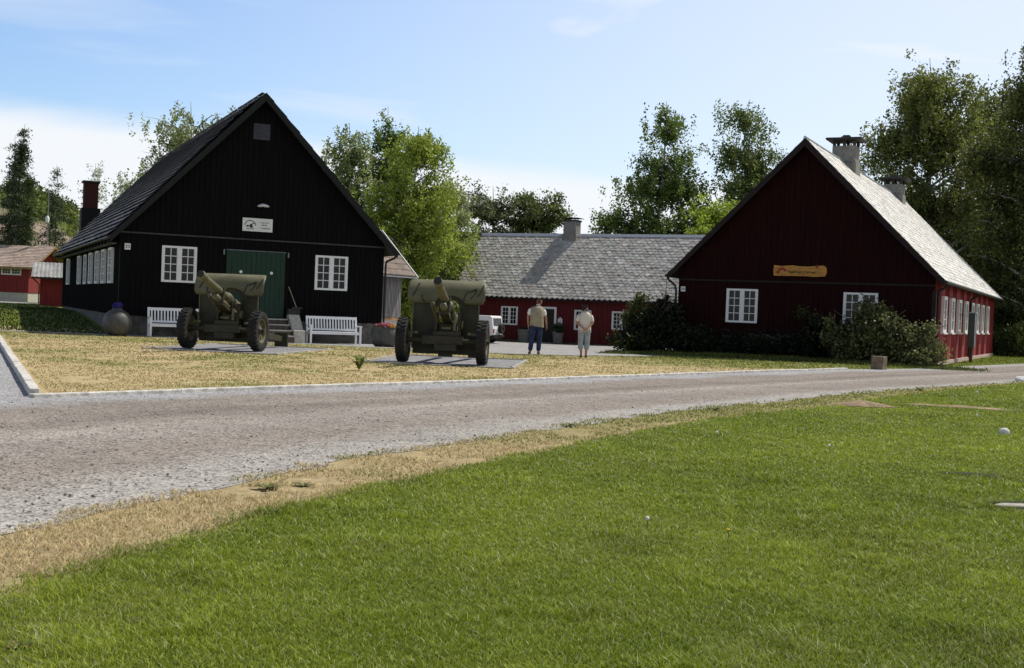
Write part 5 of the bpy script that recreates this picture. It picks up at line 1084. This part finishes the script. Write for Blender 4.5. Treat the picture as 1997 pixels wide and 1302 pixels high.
for u, v, z, r_, h_, n, tn in ((-5.4, -.6, .85, .9, .9, 280, .15), (-5.1, -.2, 1.55, .6, .6, 130, .18), (-5.9, -.9, .7, .7, .7, 190, .22), (-6.0, -.6, 1.7, .34, .26, 34, .9), (-6.35, -.9, 1.3, .28, .25, 30, .95), (-5.9, -.8, 2.05, .2, .2, 18, .85), (-6.5, -.9, .62, .25, .12, 16, .9), (-4.6, -.7, .7, .9, .75, 220, .05), (-3.6, -.6, .5, .9, .55, 200, .05), (-5.9, -1.3, .35, 1.0, .4, 160, .2)):
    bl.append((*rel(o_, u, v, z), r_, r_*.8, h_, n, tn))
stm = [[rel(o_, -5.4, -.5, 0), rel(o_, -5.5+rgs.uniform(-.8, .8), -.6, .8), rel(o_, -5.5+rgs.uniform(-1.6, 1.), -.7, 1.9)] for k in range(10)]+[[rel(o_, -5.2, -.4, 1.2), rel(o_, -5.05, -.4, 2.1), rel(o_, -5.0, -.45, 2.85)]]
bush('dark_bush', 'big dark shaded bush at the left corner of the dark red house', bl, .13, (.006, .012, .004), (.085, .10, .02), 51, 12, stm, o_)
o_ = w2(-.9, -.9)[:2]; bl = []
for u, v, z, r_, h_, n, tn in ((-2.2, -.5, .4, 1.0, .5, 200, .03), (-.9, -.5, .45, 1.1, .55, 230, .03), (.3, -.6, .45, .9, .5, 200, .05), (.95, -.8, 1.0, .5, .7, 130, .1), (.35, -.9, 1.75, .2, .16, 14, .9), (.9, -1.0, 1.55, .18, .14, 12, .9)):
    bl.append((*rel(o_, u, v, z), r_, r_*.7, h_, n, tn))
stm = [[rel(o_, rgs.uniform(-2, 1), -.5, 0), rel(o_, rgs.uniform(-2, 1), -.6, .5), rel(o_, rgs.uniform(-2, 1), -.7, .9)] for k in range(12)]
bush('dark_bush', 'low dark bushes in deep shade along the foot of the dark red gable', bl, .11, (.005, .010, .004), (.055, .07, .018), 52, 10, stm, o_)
o_ = w2(3.4, -1.3)[:2]; bl = []
for u, v, z, r_, h_, n, tn in ((2.0, -1.0, .8, .75, .75, 200, .25), (2.9, -1.2, 1.1, .75, .85, 260, .5), (3.5, -1.3, 1.0, .75, .9, 260, .55), (4.2, -1.3, .75, .7, .75, 220, .55), (4.9, -1.2, .5, .6, .55, 130, .6), (2.65, -1.1, 1.9, .38, .35, 60, .6), (3.2, -1.2, 1.75, .4, .35, 60, .6), (1.35, -1.0, 1.45, .18, .18, 14, .9), (4.9, -1.1, 1.35, .22, .22, 24, .7), (1.55, -1.3, .9, .35, .22, 36, .85), (2.2, -1.6, .5, .5, .4, 90, .4), (4.6, -1.7, .3, .6, .3, 90, .7)):
    bl.append((*rel(o_, u, v, z), r_, r_*.8, h_, n, tn))
stm = [[rel(o_, 3.3+rgs.uniform(-.3, .3), -1.1, 0), rel(o_, 3.3+rgs.uniform(-1, 1), -1.2, .8), rel(o_, 3.3+rgs.uniform(-2.0, 2.2), -1.3, rgs.uniform(.8, 2.0))] for k in range(16)]
bush('sprawling_bush', 'sprawling leafy bush with sunlit leaves under the right window of the dark red gable', bl, .12, (.008, .016, .006), (.25, .265, .10), 53, 11, stm, o_)  # light leaf tone paled, painting highlights on the leaves
p_ = far(1985, 690, 66); bush('roadside_bush', 'rounded green bush at the forest edge near the right picture border', [(0, 0, .8, 1.8, 1.4, 1.0, 420, .55), (1.8, .5, .7, 1.6, 1.3, .9, 300, .4), (-1.6, .8, .5, 1.0, 1.0, .6, 160, .35)], .14, (.02, .035, .008), (.12, .15, .03), 54, 12, [[(rgs.uniform(-.3, .3), 0, 0), (rgs.uniform(-1, 1), 0, 1.2)] for k in range(8)], (p_[0], p_[1]))
p_ = far(1962, 585, 70); bush('roadside_bush', 'sunlit leafy sprig bush against the dark trees beyond the slate roof', [(0, 0, 1.6, 1.2, 1., 1.3, 260, .35), (-.9, -.4, 3.0, .6, .5, .4, 60, .85), (.4, 0, 2.2, .9, .8, .7, 140, .4)], .15, (.012, .022, .006), (.12, .14, .035), 55, 12, [[(0, 0, 0), (rgs.uniform(-.6, .6), 0, 1.6), (rgs.uniform(-1, 1), 0, 3.)] for k in range(8)], (p_[0], p_[1]))

# ------------------------------------------------------------------ grass blades, weeds, dandelions, pebbles
def blades(P, h, wdt, rng, cols, lean_=.45):
    n = len(P); a = rng.random(n)*2*PI; d = np.c_[np.cos(a), np.sin(a), np.zeros(n)]; lv = rng.normal(0, lean_, (n, 2)); tip = P+np.c_[lv*h[:, None], h]; mid = P+np.c_[lv*h[:, None]*.32, h*.58]
    wv = d*wdt[:, None]*.5; V = np.stack([P-wv, P+wv, mid+wv*.75, tip, mid-wv*.75], 1).reshape(-1, 3); k = np.arange(n)[:, None]*5
    tri = np.vstack([k+np.array([0, 1, 2]), k+np.array([0, 2, 4]), k+np.array([4, 2, 3])]); sh = np.array([.55, .55, .85, 1.15, .85]); C_ = (cols[:, None, :]*sh[None, :, None]).reshape(-1, 3); return V, tri, C_
rng = np.random.default_rng(99); n = 900000
r_ = 3.0*(46/3.0)**rng.random(n); th_ = rng.uniform(R(-31), R(31), n); gx, gy = r_*np.sin(th_), r_*np.cos(th_); edge_n = (fbm(gx+50, gy, 2.5)-.5)*.30
gm = (gx > xg(gy)+edge_n-.06+.12*rng.normal(size=n)*.5); gm &= ~((np.hypot((gx-6.05)/.8, (gy-20.9)/.5) < 1) & (rng.random(n) < .7)); gm &= ~((np.abs(gx-4.28) < .42) & (np.abs(gy-9.62) < .13))
X_, Y_, rr_ = gx[gm], gy[gm], r_[gm]; m_ = len(X_); patch = fbm(X_, Y_, .55); fine = fbm(X_+9, Y_, 3.5)
h = (.012+.016*rng.random(m_)+.018*smooth01((fine-.55)*6))*(1+.12*rng.normal(size=m_)); wdt = np.maximum(.0034, rr_*.00060)*(1+.5*rng.random(m_))
t = np.clip(patch*.9+(fine-.5)*.6+rng.normal(0, .36, m_)+.12, 0, 1.25)[:, None]; cg = np.array([.150, .225, .010])*(1-t)+np.array([.40, .47, .045])*t
clov = smooth01((fbm(X_+40, Y_+11, 1.3)-.60)*9)[:, None]; cg = 1.12*cg*(1-.25*clov)
st_ = rng.random(m_) < .04+.16*smooth01((fbm(X_+77, Y_, .8)-.54)*6); cg[st_] = np.array([.46, .42, .19])*rng.uniform(.7, 1.1, (st_.sum(), 1)); lt_ = rng.random(m_) < .05; cg[lt_] = np.array([.62, .68, .38])  # palest few blades are glints put into the colour
fl_ = smooth01((rr_-17)/12)*.5; 
V, Fq, C_ = blades(np.c_[X_, Y_, gz(X_, Y_)], np.maximum(.015, h), wdt, rng, cg, .75); tag(quick('grass', V, Fq, M_grass, None, C_), kind='stuff')
n = 330000; r_ = 4.0*(46/4.0)**rng.random(n); th_ = rng.uniform(R(-31), R(31), n); gx, gy = r_*np.sin(th_), r_*np.cos(th_); en = (fbm(gx, gy, 2.5)-.5)*.25; en2 = (fbm(gx+70, gy, 1.8)-.5)*.5
v1_ = (fbm(gx+13, gy+5, 2.6) > .37) & (gx > xe(gy)+en2-.2) & (gx < xg(gy)+en+.05) & (gy < 40); clump = fbm(gx+3, gy, 2.2)
lawn2 = (gy > 16.2) & (gx > xkl(gy)+.15) & (gx < xk(gy)-.04) & (gy < np.interp(gx, [-17, -4.35, -.9, 2.3, 4.3, 6.6], [42, 39.9, 38.9, 39.8, 42.3, 46])) & (gy < 46) & (clump > .38)
for cx_, cy_, an in ((-7.8, 32.86, R(-7.5)), (-1.70, 30.06, R(-4.5))):
    lx = (gx-cx_)*math.cos(an)+(gy-cy_)*math.sin(an); ly = -(gx-cx_)*math.sin(an)+(gy-cy_)*math.cos(an); lawn2 &= ~((np.abs(lx) < 1.72) & (ly > -.9) & (ly < 4.2))
gm = v1_ | lawn2; X_, Y_, rr_ = gx[gm], gy[gm], r_[gm]; m_ = len(X_); lw2 = lawn2[gm]; dk = np.hypot(X_-10.5, (Y_-44)*.9); near2 = smooth01((9.5-dk)/5); fr_ = smooth01((Y_-11)/7)*(~lw2)
greenp = np.clip(.10+.75*near2*lw2+.30*smooth01((Y_-33)/6)*lw2+.55*smooth01((fbm(X_, Y_, .45)-.52)*6)*lw2+.6*fr_+.55*smooth01((fbm(X_+31, Y_, 1.3)-.53)*8), 0, .95); isg = rng.random(m_) < greenp
base_ = np.where(lw2[:, None], dry_col(X_, Y_), lawn_col(X_, Y_))*1.3; c_ = np.where(isg[:, None], base_*.35+np.array([.17, .21, .035]), base_*1.0+.42*np.array([.53, .43, .265])); c_ = c_*rng.uniform(.75, 1.2, (m_, 1)); h = (.014+.024*rng.random(m_))*(1+.6*near2*lw2); wdt = np.maximum(.004, rr_*.0008)*(1+.4*rng.random(m_))
V, Fq, C_ = blades(np.c_[X_, Y_, gz(X_, Y_)+.004], h, wdt, rng, c_, .8); tag(quick('dry_grass', V, Fq, M_grass, None, C_), kind='stuff')
# taller uncut grass along the foot of the gable, left lawn
n = 26000; uu = rng.uniform(-6.8, 7.0, n); vv = rng.uniform(-3.2, -.3, n); P = np.array([w2(a, b_)[:2] for a, b_ in zip(uu, vv)]); hh = rng.uniform(.05, .16, n)*(1+1.2*(fbm(P[:, 0], P[:, 1], .9)-.45)); hh *= smooth01((7.0-uu+rng.normal(0, .5, n))/2.2)*smooth01((vv+3.2+rng.normal(0, .25, n))/.9); k = hh > .03
c_ = np.array([.075, .10, .018])*(1-rng.random((n, 1)))+np.array([.17, .20, .045])*rng.random((n, 1)); V1 = blades(np.c_[P, gz(P[:, 0], P[:, 1])][k], hh[k], np.full(k.sum(), .022), rng, c_[k], .35)
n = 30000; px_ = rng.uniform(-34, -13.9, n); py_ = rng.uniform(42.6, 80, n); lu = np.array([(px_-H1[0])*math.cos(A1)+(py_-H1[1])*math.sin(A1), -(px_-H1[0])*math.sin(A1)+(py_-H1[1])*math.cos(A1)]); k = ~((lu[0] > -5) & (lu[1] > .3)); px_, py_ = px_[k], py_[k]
V2 = blades(np.c_[px_, py_, gz(px_, py_)], rng.uniform(.04, .09, len(px_)), np.full(len(px_), .05), rng, np.tile([.05, .078, .010], (len(px_), 1))*rng.uniform(.7, 1.2, (len(px_), 1)), .4)  # left lawn blades coloured dark to deepen the barn's shade
n = 60000; ax_ = rng.uniform(8, 34, n); ay_ = rng.uniform(36, 74, n); lu = np.array([(ax_-H2[0])*math.cos(A2)+(ay_-H2[1])*math.sin(A2), -(ax_-H2[0])*math.sin(A2)+(ay_-H2[1])*math.cos(A2)])
k = (ax_ < xk(ay_)-.25+rng.normal(0, .12, n)) & ((lu[0] > 4.95) | ((lu[1] < .3) & (lu[0] > 3.))); ax_, ay_ = ax_[k], ay_[k]; c3 = np.array([.15, .21, .02])*(1-rng.random((len(ax_), 1)))+np.array([.30, .35, .05])*rng.random((len(ax_), 1))
V3 = blades(np.c_[ax_, ay_, gz(ax_, ay_)], rng.uniform(.02, .07, len(ax_)), np.full(len(ax_), .03), rng, c3, .6)
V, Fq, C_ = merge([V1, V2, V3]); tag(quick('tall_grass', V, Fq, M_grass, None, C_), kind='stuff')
# broad-leaved weed on the dry lawn and others
def rosette(name, label, loc, n, ln, up, col, seed, group=None):
    rg_ = random.Random(seed); b = MB()
    for k in range(n):
        a = 2*PI*k/n+rg_.uniform(-.3, .3); u_ = up*rg_.uniform(.6, 1.3); l = ln*rg_.uniform(.7, 1.15); d = Vector((math.cos(a), math.sin(a), 0)); q = Vector((-d.y, d.x, 0)); pts = []
        for i, (s, wv, z) in enumerate(((0, .012, 0), (.35, .16, .75), (.7, .18, 1.0), (1., .01, .9))): p = d*l*s*(1-.35*u_)+Vector((0, 0, l*z*u_)); pts += [p-q*l*wv, p+q*l*wv]
        cc = tuple(x*rg_.uniform(.7, 1.3) for x in col); b.add(pts, [(0, 1, 3, 2), (2, 3, 5, 4), (4, 5, 7, 6)], cc)
    o = b.build(name, M_grass, None, smooth='all'); tag(o, label, 'weed', group); o.location = loc; return o
rosette('weed', 'tall leafy green weed growing alone on the dry lawn', (-3.22, 25.86, .005), 18, .26, .95, (.15, .19, .04), 3)
o = None
for k, (px, py, ln, lab) in enumerate(((265, 1212, .05, 'grey-green broad-leaved weed in the near left lawn'), (38, 1262, .07, 'broad-leaved weed at the bottom left picture corner'), (1090, 1205, .04, 'small pale weed low in the centre of the near lawn'), (520, 955, .14, 'leafy weed at the road edge on the dry verge'), (1110, 832, .16, 'low weed tuft at the road edge before the green lawn'), (590, 948, .10, 'flat weed rosette on the dry verge'), (1395, 800, .2, 'weed tuft on the verge near the bare soil patch'), (1795, 762, .22, 'weed tuft by the road before the right-hand house'))):
    d = FW+RT*(px-CX)/F-UP*(py-CY)/F; p = np.array([0, 0, CAMH])+d*(-CAMH)/d[2]; rosette('weed', lab, (p[0], p[1], .0), 14, ln*.85, .28, (.17, .19, .05), 10+k)
M_puff = mat('seed_head', (.75, .75, .72), .9, .08, 20); M_yel = mat('dandelion_yellow', (.75, .50, .02), .7, .1, 20)
for k, (px, py, kind_, lab) in enumerate(((1262, 1016, 0, 'lone white dandelion clock in the middle of the near lawn'), (1398, 846, 0, 'white dandelion clock near the left edge of the far lawn'), (1617, 872, 0, 'white dandelion clock in the centre of the right lawn'), (1818, 748, 0, 'white dandelion clock at the lawn edge beside the road'), (1905, 766, 0, 'white dandelion clock on the far right lawn'), (1508, 785, 0, 'white dandelion clock on the verge left of the soil patch'), (1905, 812, 0, 'white dandelion clock left above the lone white stone'), (1848, 790, 1, 'yellow dandelion beside the long soil patch'), (1362, 806, 1, 'yellow dandelion on the verge at the road bend'), (1420, 1038, 1, 'orange yellow dandelion low in the near lawn'))):
    d = FW+RT*(px-CX)/F-UP*(py-CY)/F; p = np.array([0, 0, CAMH])+d*(.06-CAMH)/d[2]; t = thing('dandelion', lab, 'dandelion', (p[0], p[1], 0), 0, 'dandelions scattered over the lawn')
    s = .015 if kind_ == 0 else .013; s *= 1+.025*max(0, p[1]-8)
    b = MB(); b.tube([(0, 0, 0), (.006, 0, .04), (.0, .0, .07)], .004, 5); b.build('stem', mat('stem_green', (.12, .17, .05), .6, .2, 9), t)
    b = MB(); pr = [(.001, -s), (s*.7, -s*.7), (s, 0), (s*.7, s*.7), (.001, s)] if kind_ == 0 else [(.001, -s*.4), (s*.8, -.1*s), (s, .2*s), (s*.6, .4*s), (.001, .35*s)]
    b.lathe(pr, 10, 'z', (0, 0, .07+s*.6)); b.build('flower_head', M_puff if kind_ == 0 else M_yel, t, smooth='all')
# loose stones on the gravel road
n = 5200; r_ = 5.5*(34/5.5)**rng.random(n); th_ = rng.uniform(R(-30), R(28), n); gx, gy = r_*np.sin(th_), r_*np.cos(th_); ok_ = (gx < xe(gy)-.02) & ((gx > xk(gy)+.15) | (gy < 16.0) & (gx > -20))
gx, gy, r_ = gx[ok_], gy[ok_], r_[ok_]; tq = np.abs((xe(gy)-gx)-.35) < .45; keep = rng.random(len(gx)) < np.where(tq, 1, .45); gx, gy, r_ = gx[keep], gy[keep], r_[keep]; n = len(gx)
s = np.minimum(rng.gamma(3., .0022, n)+.004, .018); oct_ = np.array([(1, 0, 0), (0, 1, 0), (-1, 0, 0), (0, -1, 0), (0, 0, .7), (0, 0, -.5)]); V = (np.c_[gx, gy, gz(gx, gy)+.008+s*.25][:, None, :]+oct_[None]*s[:, None, None]*rng.uniform(.6, 1.3, (n, 6, 1))).reshape(-1, 3)
f8 = np.array([(0, 1, 4), (1, 2, 4), (2, 3, 4), (3, 0, 4), (1, 0, 5), (2, 1, 5), (3, 2, 5), (0, 3, 5)]); Fq = (np.arange(n)[:, None, None]*6+f8[None]).reshape(-1, 3); cc = np.repeat(np.array([.27, .25, .24])*rng.uniform(.6, 1.4, (n, 1)), 6, 0)
tag(quick('loose_stones', V, Fq, mat('stone_chip', W1, .9, .2, 20, vcol=True), None, cc), kind='stuff')
